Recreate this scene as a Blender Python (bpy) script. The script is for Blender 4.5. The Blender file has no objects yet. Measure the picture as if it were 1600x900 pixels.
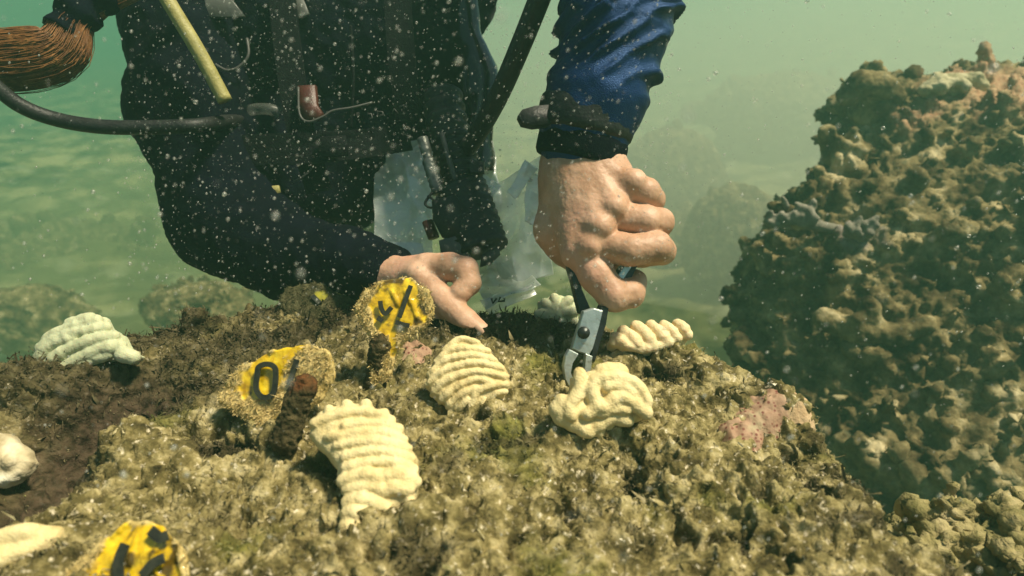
import bpy, math, random
import numpy as np
random.seed(7); rng = np.random.default_rng(7)
sc = bpy.context.scene; COL = sc.collection

# ------------------------------------------------------------------ camera, world, sun, exposure
FPX = 1043.0; TH = math.radians(22.0); CZ = 0.23
cam = bpy.data.cameras.new("camera"); camo = bpy.data.objects.new("camera", cam); COL.objects.link(camo)
camo.location = (0, 0, CZ); camo.rotation_euler = (math.pi/2 - TH, 0, 0)
cam.sensor_width = 36; cam.lens = FPX/1600*36; cam.clip_start = .01; cam.clip_end = 60
cam.dof.use_dof = True; cam.dof.focus_distance = .50; cam.dof.aperture_fstop = 8
sc.camera = camo
SUN = np.array((.46, -.06, .88)); SUN /= np.linalg.norm(SUN)
sun_el = math.asin(SUN[2]); sun_az = math.atan2(SUN[0], SUN[1])
world = bpy.data.worlds.new("World"); sc.world = world; world.use_nodes = True
wn = world.node_tree; bg = wn.nodes['Background']; sky = wn.nodes.new('ShaderNodeTexSky')
sky.sky_type = 'NISHITA'; sky.sun_disc = False; sky.sun_elevation = sun_el; sky.sun_rotation = sun_az
wn.links.new(sky.outputs[0], bg.inputs[0]); bg.inputs[1].default_value = .05
sl = bpy.data.lights.new("sun", 'SUN'); sl.energy = 5.0; sl.angle = math.radians(8); sl.color = (1, .90, .68)
so = bpy.data.objects.new("sun", sl); COL.objects.link(so)
from mathutils import Vector
so.rotation_euler = Vector(SUN).to_track_quat('Z', 'Y').to_euler(); so.location = (1, 0, 3)
sc.view_settings.view_transform = 'Standard'; sc.view_settings.look = 'None'
sc.view_settings.exposure = 0.76; sc.view_settings.gamma = 1; sc.view_settings.use_curve_mapping = False
sc.cycles.max_bounces = 6; sc.cycles.transparent_max_bounces = 16; sc.cycles.volume_bounces = 1
sc.cycles.diffuse_bounces = 3; sc.cycles.use_denoising = True
sc.cycles.caustics_reflective = False; sc.cycles.caustics_refractive = False

# ------------------------------------------------------------------ maths helpers
ST, CT = math.sin(TH), math.cos(TH)
def P(px, py, d):
    u = (px-800)/FPX; v = (py-450)/FPX
    return np.array((d*u, d*(CT - v*ST), CZ - d*(ST + v*CT)))
def G(px, py, z=0.0):
    v = (py-450)/FPX
    return P(px, py, (CZ-z)/(ST + v*CT))
RX = np.array((1., 0, 0)); UPV = np.array((0, ST, CT)); FWD = np.array((0, CT, -ST))
def on_plane(px, py, o, n):
    r = P(px, py, 1.0) - np.array((0, 0, CZ)); c = np.array((0, 0, CZ))
    return c + r*(np.dot(o-c, n)/np.dot(r, n))
def nrm(v): return v/np.linalg.norm(v)

_perm = np.random.default_rng(3).permutation(256).astype(np.int64); _perm = np.concatenate([_perm, _perm, _perm])
_g = np.random.default_rng(4).normal(size=(256, 3)); _g /= np.linalg.norm(_g, axis=1)[:, None]
def perlin(Q):
    Q = np.asarray(Q, float); i = np.floor(Q).astype(np.int64); f = Q - i; i &= 255
    w = f*f*f*(f*(f*6-15)+10); out = 0
    for dx in (0, 1):
        for dy in (0, 1):
            for dz in (0, 1):
                h = _perm[_perm[_perm[(i[:, 0]+dx) & 255] + ((i[:, 1]+dy) & 255)] + ((i[:, 2]+dz) & 255)]
                g = _g[h]; d = (g*(f-(dx, dy, dz))).sum(1)
                out = out + d*(w[:, 0] if dx else 1-w[:, 0])*(w[:, 1] if dy else 1-w[:, 1])*(w[:, 2] if dz else 1-w[:, 2])
    return out*1.5
def fbm(Q, sc_, octv=3, seed=0, ridged=False):
    o = 0; a = 1; t = 0
    for k in range(octv):
        n = perlin(Q/sc_ + seed*17.3 + k*5.1)
        if ridged: n = 1-2*np.abs(n)
        o = o + a*n; t += a; a *= .5; sc_ *= .5
    return o/t
def worley(Q, sc_, seed=0):
    Q = Q/sc_ + seed*11.7; i = np.floor(Q).astype(np.int64); best = np.full(len(Q), 9.)
    for dx in (-1, 0, 1):
        for dy in (-1, 0, 1):
            for dz in (-1, 0, 1):
                c = i + (dx, dy, dz); k = c & 255
                h = _perm[_perm[_perm[k[:, 0]] + k[:, 1]] + k[:, 2]]
                p = c + .5 + .45*_g[h]
                best = np.minimum(best, ((Q-p)**2).sum(1))
    return np.sqrt(best)
def sstep(a, b, x):
    t = np.clip((x-a)/(b-a), 0, 1); return t*t*(3-2*t)
def poly_sd(X, Y, poly):
    poly = np.asarray(poly, float); d = np.full(X.shape, 1e9); ins = np.zeros(X.shape, bool); n = len(poly)
    for k in range(n):
        ax, ay = poly[k]; bx, by = poly[(k+1) % n]; ex, ey = bx-ax, by-ay
        t = np.clip(((X-ax)*ex+(Y-ay)*ey)/(ex*ex+ey*ey+1e-12), 0, 1)
        d = np.minimum(d, (X-ax-t*ex)**2+(Y-ay-t*ey)**2)
        if ay != by:
            c = ((ay > Y) != (by > Y)) & (X < (bx-ax)*(Y-ay)/(by-ay)+ax); ins ^= c
    d = np.sqrt(d); return np.where(ins, -d, d)
def catmull(pts, n=8):
    pts = np.asarray(pts, float)
    if len(pts) < 3:
        return np.array([pts[0]+(pts[-1]-pts[0])*t for t in np.linspace(0, 1, n+1)])
    q = np.vstack([2*pts[0]-pts[1], pts, 2*pts[-1]-pts[-2]]); out = []
    for k in range(1, len(q)-2):
        a, b, c, d = q[k-1:k+3]
        for t in np.linspace(0, 1, n, endpoint=False):
            out.append(.5*(2*b+(c-a)*t+(2*a-5*b+4*c-d)*t*t+(3*b-a-3*c+d)*t**3))
    out.append(q[-2]); return np.array(out)

# ------------------------------------------------------------------ mesh helpers
def make_mesh(name, V, F, smooth=True):
    V = np.asarray(V, np.float32); m = bpy.data.meshes.new(name)
    if isinstance(F, np.ndarray):
        k = F.shape[1]; m.vertices.add(len(V)); m.vertices.foreach_set('co', V.ravel())
        m.loops.add(F.size); m.loops.foreach_set('vertex_index', F.astype(np.int32).ravel())
        m.polygons.add(len(F)); m.polygons.foreach_set('loop_start', np.arange(0, F.size, k, dtype=np.int32))
        m.update(calc_edges=True)
    else:
        m.from_pydata([tuple(map(float, v)) for v in V], [], [tuple(map(int, f)) for f in F]); m.update()
    m.polygons.foreach_set('use_smooth', [smooth]*len(m.polygons)); return m
def put(name, V, F, mat, parent=None, smooth=True, origin=None, attr=None):
    V = np.asarray(V, float)
    if parent is not None: o0 = np.array(parent['_w'])
    elif origin is not None: o0 = np.asarray(origin, float)
    else: o0 = np.array((V[:, 0].mean(), V[:, 1].mean(), V[:, 2].min()))
    m = make_mesh(name, V-o0, F, smooth); m.materials.append(mat)
    if attr is not None:
        for an, av in attr.items():
            a = m.attributes.new(an, 'FLOAT', 'POINT'); a.data.foreach_set('value', np.asarray(av, np.float32))
    o = bpy.data.objects.new(name, m); COL.objects.link(o)
    if parent is None: o.location = o0; o['_w'] = [float(x) for x in o0]
    else:
        o.parent = parent; o['_w'] = list(parent['_w'])
    return o
def tag(o, label=None, cat=None, group=None, kind=None):
    if label: o['label'] = label
    if cat: o['category'] = cat
    if group: o['group'] = group
    if kind: o['kind'] = kind
    return o
def thing(name, loc, label, cat, group=None):
    o = bpy.data.objects.new(name, None); o.empty_display_size = .03; COL.objects.link(o)
    o.location = [float(x) for x in loc]; o['_w'] = [float(x) for x in loc]; tag(o, label, cat, group); return o
def vnormals(V, F):
    a = V[F[:, 0]]; n = np.cross(V[F[:, 1]]-a, V[F[:, 2]]-a)
    if F.shape[1] == 4: n = n + np.cross(V[F[:, 2]]-a, V[F[:, 3]]-a)
    N = np.zeros_like(V)
    for k in range(F.shape[1]):
        for c in range(3): N[:, c] += np.bincount(F[:, k], weights=n[:, c], minlength=len(V))
    return N/(np.linalg.norm(N, axis=1)[:, None]+1e-12)
def relax(V, F, it=1, lam=.5):
    for _ in range(it):
        A = np.zeros_like(V); C = np.zeros(len(V)); k = F.shape[1]
        for a in range(k):
            b = (a+1) % k
            for c in range(3):
                A[:, c] += np.bincount(F[:, a], weights=V[F[:, b], c], minlength=len(V)) + np.bincount(F[:, b], weights=V[F[:, a], c], minlength=len(V))
            C += np.bincount(F[:, a], minlength=len(V)) + np.bincount(F[:, b], minlength=len(V))
        V = V + lam*(A/np.maximum(C, 1)[:, None]-V)
    return V
def nets(f, lo, h):
    s = f < 0; n = np.array(f.shape)-1
    cor = [(i, j, k) for i in (0, 1) for j in (0, 1) for k in (0, 1)]
    sl_ = lambda A, o: A[o[0]:o[0]+n[0], o[1]:o[1]+n[1], o[2]:o[2]+n[2]]
    cnt = sum(sl_(s, o).astype(np.int8) for o in cor); act = (cnt > 0) & (cnt < 8)
    idx = np.full(act.shape, -1, np.int64); idx[act] = np.arange(act.sum()); ijk = np.argwhere(act)
    fv = {o: sl_(f, o)[act].astype(float) for o in cor}
    pos = np.zeros((len(ijk), 3)); c = np.zeros(len(ijk))
    for a in cor:
        for ax in range(3):
            if a[ax] == 0:
                b = list(a); b[ax] = 1; b = tuple(b); fa, fb = fv[a], fv[b]; m = (fa < 0) != (fb < 0)
                t = np.where(m, fa/np.where(m, fa-fb, 1), 0); p = np.tile(np.array(a, float), (len(ijk), 1)); p[:, ax] = t
                pos += p*m[:, None]; c += m
    V = lo + h*(ijk + pos/c[:, None]); Q = []
    for ax in range(3):
        o1, o2 = [(1, 2), (2, 0), (0, 1)][ax]
        A = [slice(1, -1)]*3; B = [slice(1, -1)]*3; A[ax] = slice(0, -1); B[ax] = slice(1, None)
        sa, sb = s[tuple(A)], s[tuple(B)]
        for flip, m in ((False, sa & ~sb), (True, ~sa & sb)):
            q = np.argwhere(m)
            if not len(q): continue
            q = q + 1; q[:, ax] -= 1; r = []
            for d1, d2 in ((-1, -1), (0, -1), (0, 0), (-1, 0)):
                w = q.copy(); w[:, o1] += d1; w[:, o2] += d2; r.append(idx[w[:, 0], w[:, 1], w[:, 2]])
            r = np.stack(r, 1); Q.append(r[:, ::-1] if flip else r)
    return V, np.vstack(Q)
class Field:
    def __init__(s, lo, hi, h):
        s.lo = np.array(lo, float); s.h = h; n = np.ceil((np.array(hi)-s.lo)/h).astype(int)+2; s.n = n
        s.f = np.full(n, .5, np.float32)
    def _sub(s, lo, hi):
        a = np.clip(np.floor((lo-s.lo)/s.h).astype(int), 0, s.n-1); b = np.clip(np.ceil((hi-s.lo)/s.h).astype(int)+1, 1, s.n)
        if (b <= a).any(): return None, None
        g = [s.lo[i]+s.h*np.arange(a[i], b[i]) for i in range(3)]
        return tuple(slice(a[i], b[i]) for i in range(3)), np.meshgrid(*g, indexing='ij', sparse=True)
    def _mix(s, S, d, k, sub=False):
        a = s.f[S]
        if sub: a2, d2 = -a, d; 
        else: a2, d2 = a, d
        if k > 0:
            h = np.maximum(k-np.abs(a2-d2), 0)/k; r = np.minimum(a2, d2)-h*h*k*.25
        else: r = np.minimum(a2, d2)
        s.f[S] = -r if sub else r
    def cap(s, a, b, ra, rb=None, k=0., flat=None, sub=False):
        a = np.asarray(a, float); b = np.asarray(b, float); rb = ra if rb is None else rb; R = max(ra, rb)+k+2.5*s.h
        S, g = s._sub(np.minimum(a, b)-R, np.maximum(a, b)+R)
        if S is None: return s
        ab = b-a; L = max(float(ab@ab), 1e-12); X, Y, Z = g
        t = np.clip(((X-a[0])*ab[0]+(Y-a[1])*ab[1]+(Z-a[2])*ab[2])/L, 0, 1)
        d = np.sqrt((X-a[0]-t*ab[0])**2+(Y-a[1]-t*ab[1])**2+(Z-a[2]-t*ab[2])**2)-(ra+(rb-ra)*t)
        s._mix(S, d, k, sub); return s
    def chain(s, pts, k=0., kk=None):
        for i in range(len(pts)-1): s.cap(pts[i][0], pts[i+1][0], pts[i][1], pts[i+1][1], k)
        return s
    def ell(s, c, r, k=0., R=None, sub=False):
        c = np.asarray(c, float); r = np.asarray(r, float); M = np.eye(3) if R is None else np.asarray(R)  # rows = axes
        e = np.sqrt(((M*r[:, None])**2).sum(0)) + k + 2.5*s.h
        S, g = s._sub(c-e, c+e)
        if S is None: return s
        X, Y, Z = g[0]-c[0], g[1]-c[1], g[2]-c[2]
        q = [M[i, 0]*X+M[i, 1]*Y+M[i, 2]*Z for i in range(3)]
        k0 = np.sqrt(sum((q[i]/r[i])**2 for i in range(3))); k1 = np.sqrt(sum((q[i]/r[i]**2)**2 for i in range(3)))+1e-9
        s._mix(S, k0*(k0-1)/k1, k, sub); return s
    def mesh(s, sm=1):
        f = s.f; f[0] = f[-1] = .5; f[:, 0] = f[:, -1] = .5; f[:, :, 0] = f[:, :, -1] = .5
        V, F = nets(f, s.lo, s.h)
        return (relax(V, F, sm) if sm else V), F
def frame_of(path):
    T = np.gradient(path, axis=0); T /= np.linalg.norm(T, axis=1)[:, None]; n = np.cross(T[0], (0.3, .2, 1.)); N = [nrm(n)]
    for i in range(1, len(path)):
        v = N[-1]-T[i]*np.dot(N[-1], T[i]); N.append(nrm(v))
    N = np.array(N); return T, N, np.cross(T, N)
def tube(path, r, seg=14, flat=1.0, cap=True):
    path = np.asarray(path, float); T, N, B = frame_of(path); r = np.broadcast_to(r, len(path)); V = []; F = []
    for i, p in enumerate(path):
        for a in range(seg):
            t = 2*math.pi*a/seg; V.append(p+r[i]*(math.cos(t)*N[i]+flat*math.sin(t)*B[i]))
    for i in range(len(path)-1):
        for a in range(seg):
            b = (a+1) % seg; F.append((i*seg+a, i*seg+b, (i+1)*seg+b, (i+1)*seg+a))
    if cap:
        F.append(tuple(range(seg))[::-1]); F.append(tuple((len(path)-1)*seg+a for a in range(seg)))
    return V, F
def joinm(parts):
    V = []; F = []
    for v, f in parts:
        n = len(V); V += [np.asarray(x) for x in v]; F += [tuple(int(i)+n for i in q) for q in f]
    return V, F
def extrude(poly, nvec, t):
    """poly: list of world points (roughly planar); prism of thickness t, bevelled rim"""
    p = np.array(poly, float); c = p.mean(0); n = len(p); nvec = np.asarray(nvec)
    rings = [p*.94+c*.06 - nvec*t/2, p - nvec*t*.34, p + nvec*t*.34, p*.94+c*.06 + nvec*t/2]; V = np.vstack(rings); F = []
    for k in range(3):
        for i in range(n):
            j = (i+1) % n; F.append((k*n+i, k*n+j, (k+1)*n+j, (k+1)*n+i))
    F.append(tuple(range(n))[::-1]); F.append(tuple(3*n+i for i in range(n))); return list(V), F
def box(c, ax, ay, az):
    """box with half-axis vectors"""
    V = []; 
    for i in (-1, 1):
        for j in (-1, 1):
            for k in (-1, 1): V.append(np.asarray(c)+i*ax+j*ay+k*az)
    return V, [(0, 1, 3, 2), (4, 6, 7, 5), (0, 4, 5, 1), (2, 3, 7, 6), (0, 2, 6, 4), (1, 5, 7, 3)]

# ------------------------------------------------------------------ materials
CORALS = ('bleached_coral', 'pale_coral', 'peach_coral')
def mat(name, stops, scale=40, rough=.8, bump=0., bscale=200, detail=6, spec=.3, trans=0., sss=0., sheen=0., metal=0.,
        alpha=1., attr=None, spots=None, distortion=0., ior=1.45):
    m = bpy.data.materials.new(name); m.use_nodes = True; nt = m.node_tree; N = nt.nodes; L = nt.links; b = N['Principled BSDF']
    tc = N.new('ShaderNodeTexCoord'); src = tc.outputs['Object']
    no = N.new('ShaderNodeTexNoise'); no.inputs['Scale'].default_value = scale; no.inputs['Detail'].default_value = detail
    no.inputs['Roughness'].default_value = .62; no.inputs['Distortion'].default_value = distortion; L.new(src, no.inputs['Vector'])
    cr = N.new('ShaderNodeValToRGB'); el = cr.color_ramp.elements
    pos = [s[0] for s in stops]
    el[0].position = pos[0]; el[0].color = (*stops[0][1], 1); el[1].position = pos[-1]; el[1].color = (*stops[-1][1], 1)
    for q, c in stops[1:-1]:
        e = el.new(q); e.color = (*c, 1)
    L.new(no.outputs['Fac'], cr.inputs[0]); col = cr.outputs[0]
    def mixin(col, fac, c2):
        mx = N.new('ShaderNodeMix'); mx.data_type = 'RGBA'; L.new(fac, mx.inputs[0]); L.new(col, mx.inputs[6])
        if isinstance(c2, tuple): mx.inputs[7].default_value = (*c2, 1)
        else: L.new(c2, mx.inputs[7])
        return mx.outputs[2]
    if spots:
        for (ssc, lo, hi, c, kind) in spots:
            n2 = N.new('ShaderNodeTexNoise'); n2.inputs['Scale'].default_value = ssc; n2.inputs['Detail'].default_value = 4; L.new(src, n2.inputs['Vector'])
            if kind == 'v':
                n2 = N.new('ShaderNodeTexVoronoi'); n2.inputs['Scale'].default_value = ssc; L.new(src, n2.inputs['Vector']); so_ = n2.outputs['Distance']
            else: so_ = n2.outputs['Fac']
            mr = N.new('ShaderNodeMapRange'); mr.inputs[1].default_value = lo; mr.inputs[2].default_value = hi; L.new(so_, mr.inputs[0])
            col = mixin(col, mr.outputs[0], c)
    if attr:
        for an, c2 in attr:
            at = N.new('ShaderNodeAttribute'); at.attribute_name = an
            if isinstance(c2, list):
                n3 = N.new('ShaderNodeTexNoise'); n3.inputs['Scale'].default_value = 180; n3.inputs['Detail'].default_value = 4; L.new(src, n3.inputs['Vector'])
                c3 = N.new('ShaderNodeValToRGB'); c3.color_ramp.elements[0].position = .35; c3.color_ramp.elements[1].position = .65
                c3.color_ramp.elements[0].color = (*c2[0], 1); c3.color_ramp.elements[1].color = (*c2[1], 1); L.new(n3.outputs['Fac'], c3.inputs[0]); c2 = c3.outputs[0]
            col = mixin(col, at.outputs['Fac'], c2)
    if attr and attr[0][0] == 'algae':
        ar = N.new('ShaderNodeAttribute'); ar.attribute_name = 'algae'; m2 = N.new('ShaderNodeMapRange'); m2.inputs[3].default_value = rough; m2.inputs[4].default_value = .95; L.new(ar.outputs['Fac'], m2.inputs[0]); L.new(m2.outputs[0], b.inputs['Roughness'])
        m3 = N.new('ShaderNodeMapRange'); m3.inputs[3].default_value = spec; m3.inputs[4].default_value = .05; L.new(ar.outputs['Fac'], m3.inputs[0]); L.new(m3.outputs[0], b.inputs['Specular IOR Level'])
    L.new(col, b.inputs['Base Color']); b.inputs['Roughness'].default_value = rough; b.inputs['Specular IOR Level'].default_value = spec
    b.inputs['Metallic'].default_value = metal; b.inputs['Alpha'].default_value = alpha; b.inputs['IOR'].default_value = ior
    if sss: 
        b.inputs['Subsurface Weight'].default_value = sss; b.inputs['Subsurface Radius'].default_value = (.008, .003, .0015) ; b.inputs['Subsurface Scale'].default_value = 1
    if name == 'blue_rash_sleeve': b.inputs['Specular Tint'].default_value = (.12, .38, 1, 1)
    if name == 'yellow_tag': b.inputs['Coat Weight'].default_value = .5
    if sheen: b.inputs['Sheen Weight'].default_value = sheen
    if trans: b.inputs['Transmission Weight'].default_value = trans
    if bump:
        nb = N.new('ShaderNodeTexVoronoi' if name in CORALS else 'ShaderNodeTexNoise'); nb.inputs['Scale'].default_value = bscale; nb.inputs['Detail'].default_value = 1 if name in CORALS else 5; L.new(src, nb.inputs['Vector'])
        bp = N.new('ShaderNodeBump'); bp.inputs['Strength'].default_value = bump; bp.inputs['Distance'].default_value = .002
        L.new(nb.outputs[0], bp.inputs['Height']); L.new(bp.outputs[0], b.inputs['Normal'])
    return m
TAN = (.40, .31, .17)
M_rock = mat('turf_rock', [(.32, (.035, .028, .012)), (.45, (.11, .088, .032)), (.54, (.24, .195, .082)), (.65, (.42, .35, .18)), (.76, (.60, .52, .33))], 75, .95, .9, 420, 8, .1,
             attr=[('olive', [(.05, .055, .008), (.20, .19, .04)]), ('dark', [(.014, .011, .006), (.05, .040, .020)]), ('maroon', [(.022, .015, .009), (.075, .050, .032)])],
             spots=[(260, .60, .72, (.60, .52, .36), 'n'), (190, .36, .27, (.06, .05, .02), 'n')])
M_flake = mat('turf_flakes', [(.32, (.055, .045, .02)), (.5, (.22, .18, .085)), (.7, (.52, .44, .26))], 110, .9, 0, 1, 4, .15,
              attr=[('olive', [(.07, .08, .018), (.22, .22, .07)]), ('dark', [(.02, .014, .008), (.075, .06, .032)])])
M_shell = mat('shell_chips', [(.3, (.6, .52, .36)), (.7, (.85, .8, .62))], 30, .35, 0, spec=.5)
M_coral = mat('bleached_coral', [(.3, (.46, .34, .14)), (.42, (.60, .48, .23)), (.6, (.70, .58, .31))], 60, .6, .24, 750, spec=.2, sss=.05, spots=[(45, .60, .78, (.46, .40, .20), 'n')])
M_coralpale = mat('pale_coral', [(.3, (.36, .38, .22)), (.65, (.52, .53, .34))], 25, .6, .18, 700, spec=.3, sss=.2)  # coral colour dimmed and greened to carry the diver's shade
M_coralpeach = mat('peach_coral', [(.35, (.60, .47, .25)), (.65, (.72, .60, .36))], 30, .55, .18, 700, spec=.3, sss=.25)
M_skin = mat('skin', [(.3, (.32, .175, .10)), (.5, (.46, .27, .17)), (.72, (.62, .40, .28))], 38, .5, .16, 500, spec=.35, sss=.15,
             spots=[(14, .56, .72, (.58, .31, .22), 'n')])
M_suit = mat('black_suit', [(.3, (.0018, .0022, .0045)), (.7, (.004, .0055, .012))], 60, .9, .4, 500, spec=.06)
M_navy = mat('navy_sleeve', [(.3, (.0015, .002, .004)), (.7, (.003, .004, .009))], 30, .9, .3, 900, spec=.06)
M_blue = mat('blue_rash_sleeve', [(.3, (.0015, .007, .030)), (.7, (.003, .014, .062))], 30, .42, .4, 1300, spec=.75)
M_rubber = mat('black_rubber', [(.3, (.006, .006, .006)), (.7, (.018, .019, .017))], 90, .5, .3, 400, spec=.35)
M_strap = mat('strap_webbing', [(.3, (.004, .0045, .005)), (.7, (.009, .010, .011))], 200, .85, .5, 700, spec=.08)
M_gloss = mat('black_gloss', [(.3, (.008, .009, .009)), (.7, (.014, .016, .014))], 60, .18, .1, 300, spec=.6)
M_hair = mat('brown_hair', [(.3, (.06, .022, .008)), (.55, (.19, .08, .022)), (.75, (.42, .21, .07))], 120, .5, 0, spec=.4, distortion=.5)
M_olive = mat('olive_plastic', [(.3, (.22, .20, .06)), (.7, (.36, .32, .12))], 90, .5, .3, 500, spec=.3)
M_red = mat('dull_red_plastic', [(.3, (.035, .010, .006)), (.7, (.085, .022, .014))], 90, .45, .2, 500, spec=.4)
M_grey = mat('grey_plastic', [(.3, (.05, .053, .047)), (.7, (.09, .095, .08))], 60, .4, .1, 300, spec=.4)
M_clear = mat('clear_plastic', [(.3, (.12, .13, .11)), (.7, (.2, .21, .18))], 60, .35, .1, 300, spec=.5, alpha=.3)
M_wire = mat('pale_cord', [(.3, (.04, .04, .035)), (.7, (.08, .08, .07))], 60, .5, spec=.4)
M_steel = mat('plier_steel', [(.3, (.38, .43, .40)), (.7, (.60, .66, .61))], 70, .30, .25, 300, spec=.6, metal=.6,
              spots=[(160, .62, .75, (.12, .07, .03), 'n')])
M_coupl = mat('coupling_metal', [(.3, (.05, .055, .05)), (.7, (.20, .21, .18))], 130, .4, .3, 300, spec=.5, metal=.5)
M_steeldark = mat('plier_dark', [(.3, (.02, .023, .022)), (.7, (.06, .065, .06))], 70, .35, .25, 300, spec=.5, metal=.6)
M_yellow = mat('yellow_tag', [(.3, (.34, .18, .003)), (.5, (.72, .46, .006)), (.75, (.92, .70, .04))], 70, .2, .7, 120, spec=.7,
               attr=[('algae', [(.34, .24, .07), (.62, .48, .20)])], distortion=1.5, spots=[(70, .52, .60, (.10, .06, .005), 'n')])
M_yellowdim = mat('dim_tag', [(.3, (.20, .18, .02)), (.7, (.42, .38, .04))], 60, .4, .3, 90, spec=.4, attr=[('algae', [(.045, .042, .02), (.10, .09, .045)])])  # shaded copy of the yellow tag, the shade put into its colours
M_ink = mat('black_ink', [(.3, (.012, .014, .012)), (.7, (.045, .045, .03))], 200, .55)
M_peg = mat('algae_peg', [(.3, (.018, .014, .006)), (.5, (.05, .04, .018)), (.7, (.11, .085, .04))], 140, .9, .9, 500, spec=.1, attr=[('rust', [(.045, .018, .008), (.15, .06, .02)])])
M_boulder = mat('boulder', [(.35, (.018, .013, .006)), (.46, (.085, .064, .028)), (.56, (.20, .158, .074)), (.70, (.46, .385, .225))], 20, .95, .9, 160, 8, .1,
                attr=[('pink', [(.34, .17, .10), (.46, .32, .19)]), ('lilac', [(.20, .17, .17), (.34, .30, .30)])],
                spots=[(70, .58, .75, (.09, .085, .045), 'n')])
M_sand = mat('sand', [(.36, (.04, .04, .014)), (.5, (.16, .15, .06)), (.64, (.42, .37, .18))], 2.6, .95, .8, 14, 8, .1, spots=[(4, .56, .72, (.42, .40, .25), 'n')])  # bright spots stand in for caustic light on the bottom
M_pink = mat('pink_sponge', [(.35, (.28, .165, .10)), (.65, (.43, .28, .18))], 60, .7, .4, 400, spec=.3, spots=[(60, .52, .66, (.38, .31, .18), 'n'), (300, .34, .16, (.17, .05, .035), 'v')])
M_brain = mat('peach_sponge', [(.35, (.38, .25, .13)), (.65, (.52, .38, .23))], 60, .8, .6, 400, spec=.2)

def film(name, col, op, tr=.4):
    m = bpy.data.materials.new(name); m.use_nodes = True; nt = m.node_tree; N = nt.nodes; L = nt.links; N.remove(N['Principled BSDF'])
    out = N['Material Output']; tp = N.new('ShaderNodeBsdfTransparent'); df = N.new('ShaderNodeBsdfDiffuse'); tl = N.new('ShaderNodeBsdfTranslucent'); gl = N.new('ShaderNodeBsdfGlossy')
    df.inputs[0].default_value = (*col, 1); tl.inputs[0].default_value = (*col, 1); gl.inputs['Roughness'].default_value = .30
    tc = N.new('ShaderNodeTexCoord'); no = N.new('ShaderNodeTexNoise'); no.inputs['Scale'].default_value = 28; no.inputs['Detail'].default_value = 5; no.inputs['Distortion'].default_value = 1
    L.new(tc.outputs['Object'], no.inputs['Vector'])
    mr = N.new('ShaderNodeMapRange'); mr.inputs[1].default_value = .35; mr.inputs[2].default_value = .75; mr.inputs[3].default_value = op*.55; mr.inputs[4].default_value = min(1, op*1.5); L.new(no.outputs['Fac'], mr.inputs[0])
    a = N.new('ShaderNodeMixShader'); a.inputs[0].default_value = tr; L.new(df.outputs[0], a.inputs[1]); L.new(tl.outputs[0], a.inputs[2])
    g2 = N.new('ShaderNodeMixShader'); g2.inputs[0].default_value = .25; L.new(a.outputs[0], g2.inputs[1]); L.new(gl.outputs[0], g2.inputs[2])
    b = N.new('ShaderNodeMixShader'); L.new(mr.outputs[0], b.inputs[0]); L.new(tp.outputs[0], b.inputs[1]); L.new(g2.outputs[0], b.inputs[2]); L.new(b.outputs[0], out.inputs[0]); return m
M_bag = film('milky_bag', (.90, .97, .88), .85, .6)
M_bagwhite = film('white_bag_fold', (.85, .9, .84), .9, .4)
M_film = film('clear_film', (.88, .92, .86), .50, .5)
M_fin = film('green_fin', (.12, .34, .24), .75, .5)
M_speck = film('suspended_silt', (  .55, .55, .46), .32, .45)

# ------------------------------------------------------------------ setting: haze and seabed
hz = bpy.data.materials.new('water_haze'); hz.use_nodes = True; nt = hz.node_tree; nt.nodes.clear()
pv = nt.nodes.new('ShaderNodeVolumePrincipled'); ou = nt.nodes.new('ShaderNodeOutputMaterial'); nt.links.new(pv.outputs[0], ou.inputs['Volume'])
pv.inputs['Density'].default_value = .145; pv.inputs['Color'].default_value = (.24, .56, .39, 1); pv.inputs['Anisotropy'].default_value = .35
hb = box((0, 17, -1.1), np.array((34, 0, 0)), np.array((0, 20, 0)), np.array((0, 0, 2.1)))
tag(put('haze', *hb, hz, smooth=False), 'murky green seawater surrounding the diver and reef', 'water', kind='stuff')

def cloud(name, c, r, dens, col, label):
    m = bpy.data.materials.new(name); m.use_nodes = True; nt = m.node_tree; nt.nodes.clear(); pv = nt.nodes.new('ShaderNodeVolumePrincipled'); ou = nt.nodes.new('ShaderNodeOutputMaterial'); nt.links.new(pv.outputs[0], ou.inputs['Volume'])
    pv.inputs['Density'].default_value = dens; pv.inputs['Color'].default_value = (*col, 1); pv.inputs['Anisotropy'].default_value = .2
    f = Field(np.array(c)-np.array(r)*1.35, np.array(c)+np.array(r)*1.35, max(r)/22); f.ell(c, r, 0)
    V, F = f.mesh(1); N = vnormals(V, F); V = V+N*(.22*min(r)*fbm(V, .55*max(r), 2, 5))[:, None]; tag(put(name, V, F, m), label, 'silt cloud', kind='stuff')
cloud('silt_cloud', (1.5, 3.4, -.25), (2.3, 1.7, .85), .34, (.90, .88, .72), 'milky grey beige cloud of stirred silt drifting behind the boulder and the fist')
cloud('silt_cloud', (-1.6, 3.6, -.95), (1.9, 1.6, .42), .42, (.50, .60, .34), 'thin olive cloud of silt lying over the seabed at the left')
def seabed_z(x, y):
    Q = np.stack([x, y, 0*x], 1)
    z = -1.25 + .10*fbm(Q, 2.0, 3, 1) + .30*fbm(Q, 7.0, 2, 2) + .10*sstep(.6, 7, x)*np.maximum(x, 0) + .03*sstep(5, 20, y)*y*sstep(-2, 7, x)
    rip = np.sin((y*4+x*1.1+2.2*fbm(Q, 2.4, 2, 6))*2)
    z = z + .02*(1-np.abs(rip))*(1+fbm(Q, 1.4, 2, 7)) + .07*fbm(Q, .5, 4, 3) + .04*fbm(Q, .16, 3, 4) + .05*sstep(.1, .5, fbm(Q, .9, 3, 12))
    return z
xs = np.sinh(np.linspace(-3.2, 3.2, 560))*2.2; ys = .1+np.linspace(0, 1, 560)**2.2*34
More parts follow.
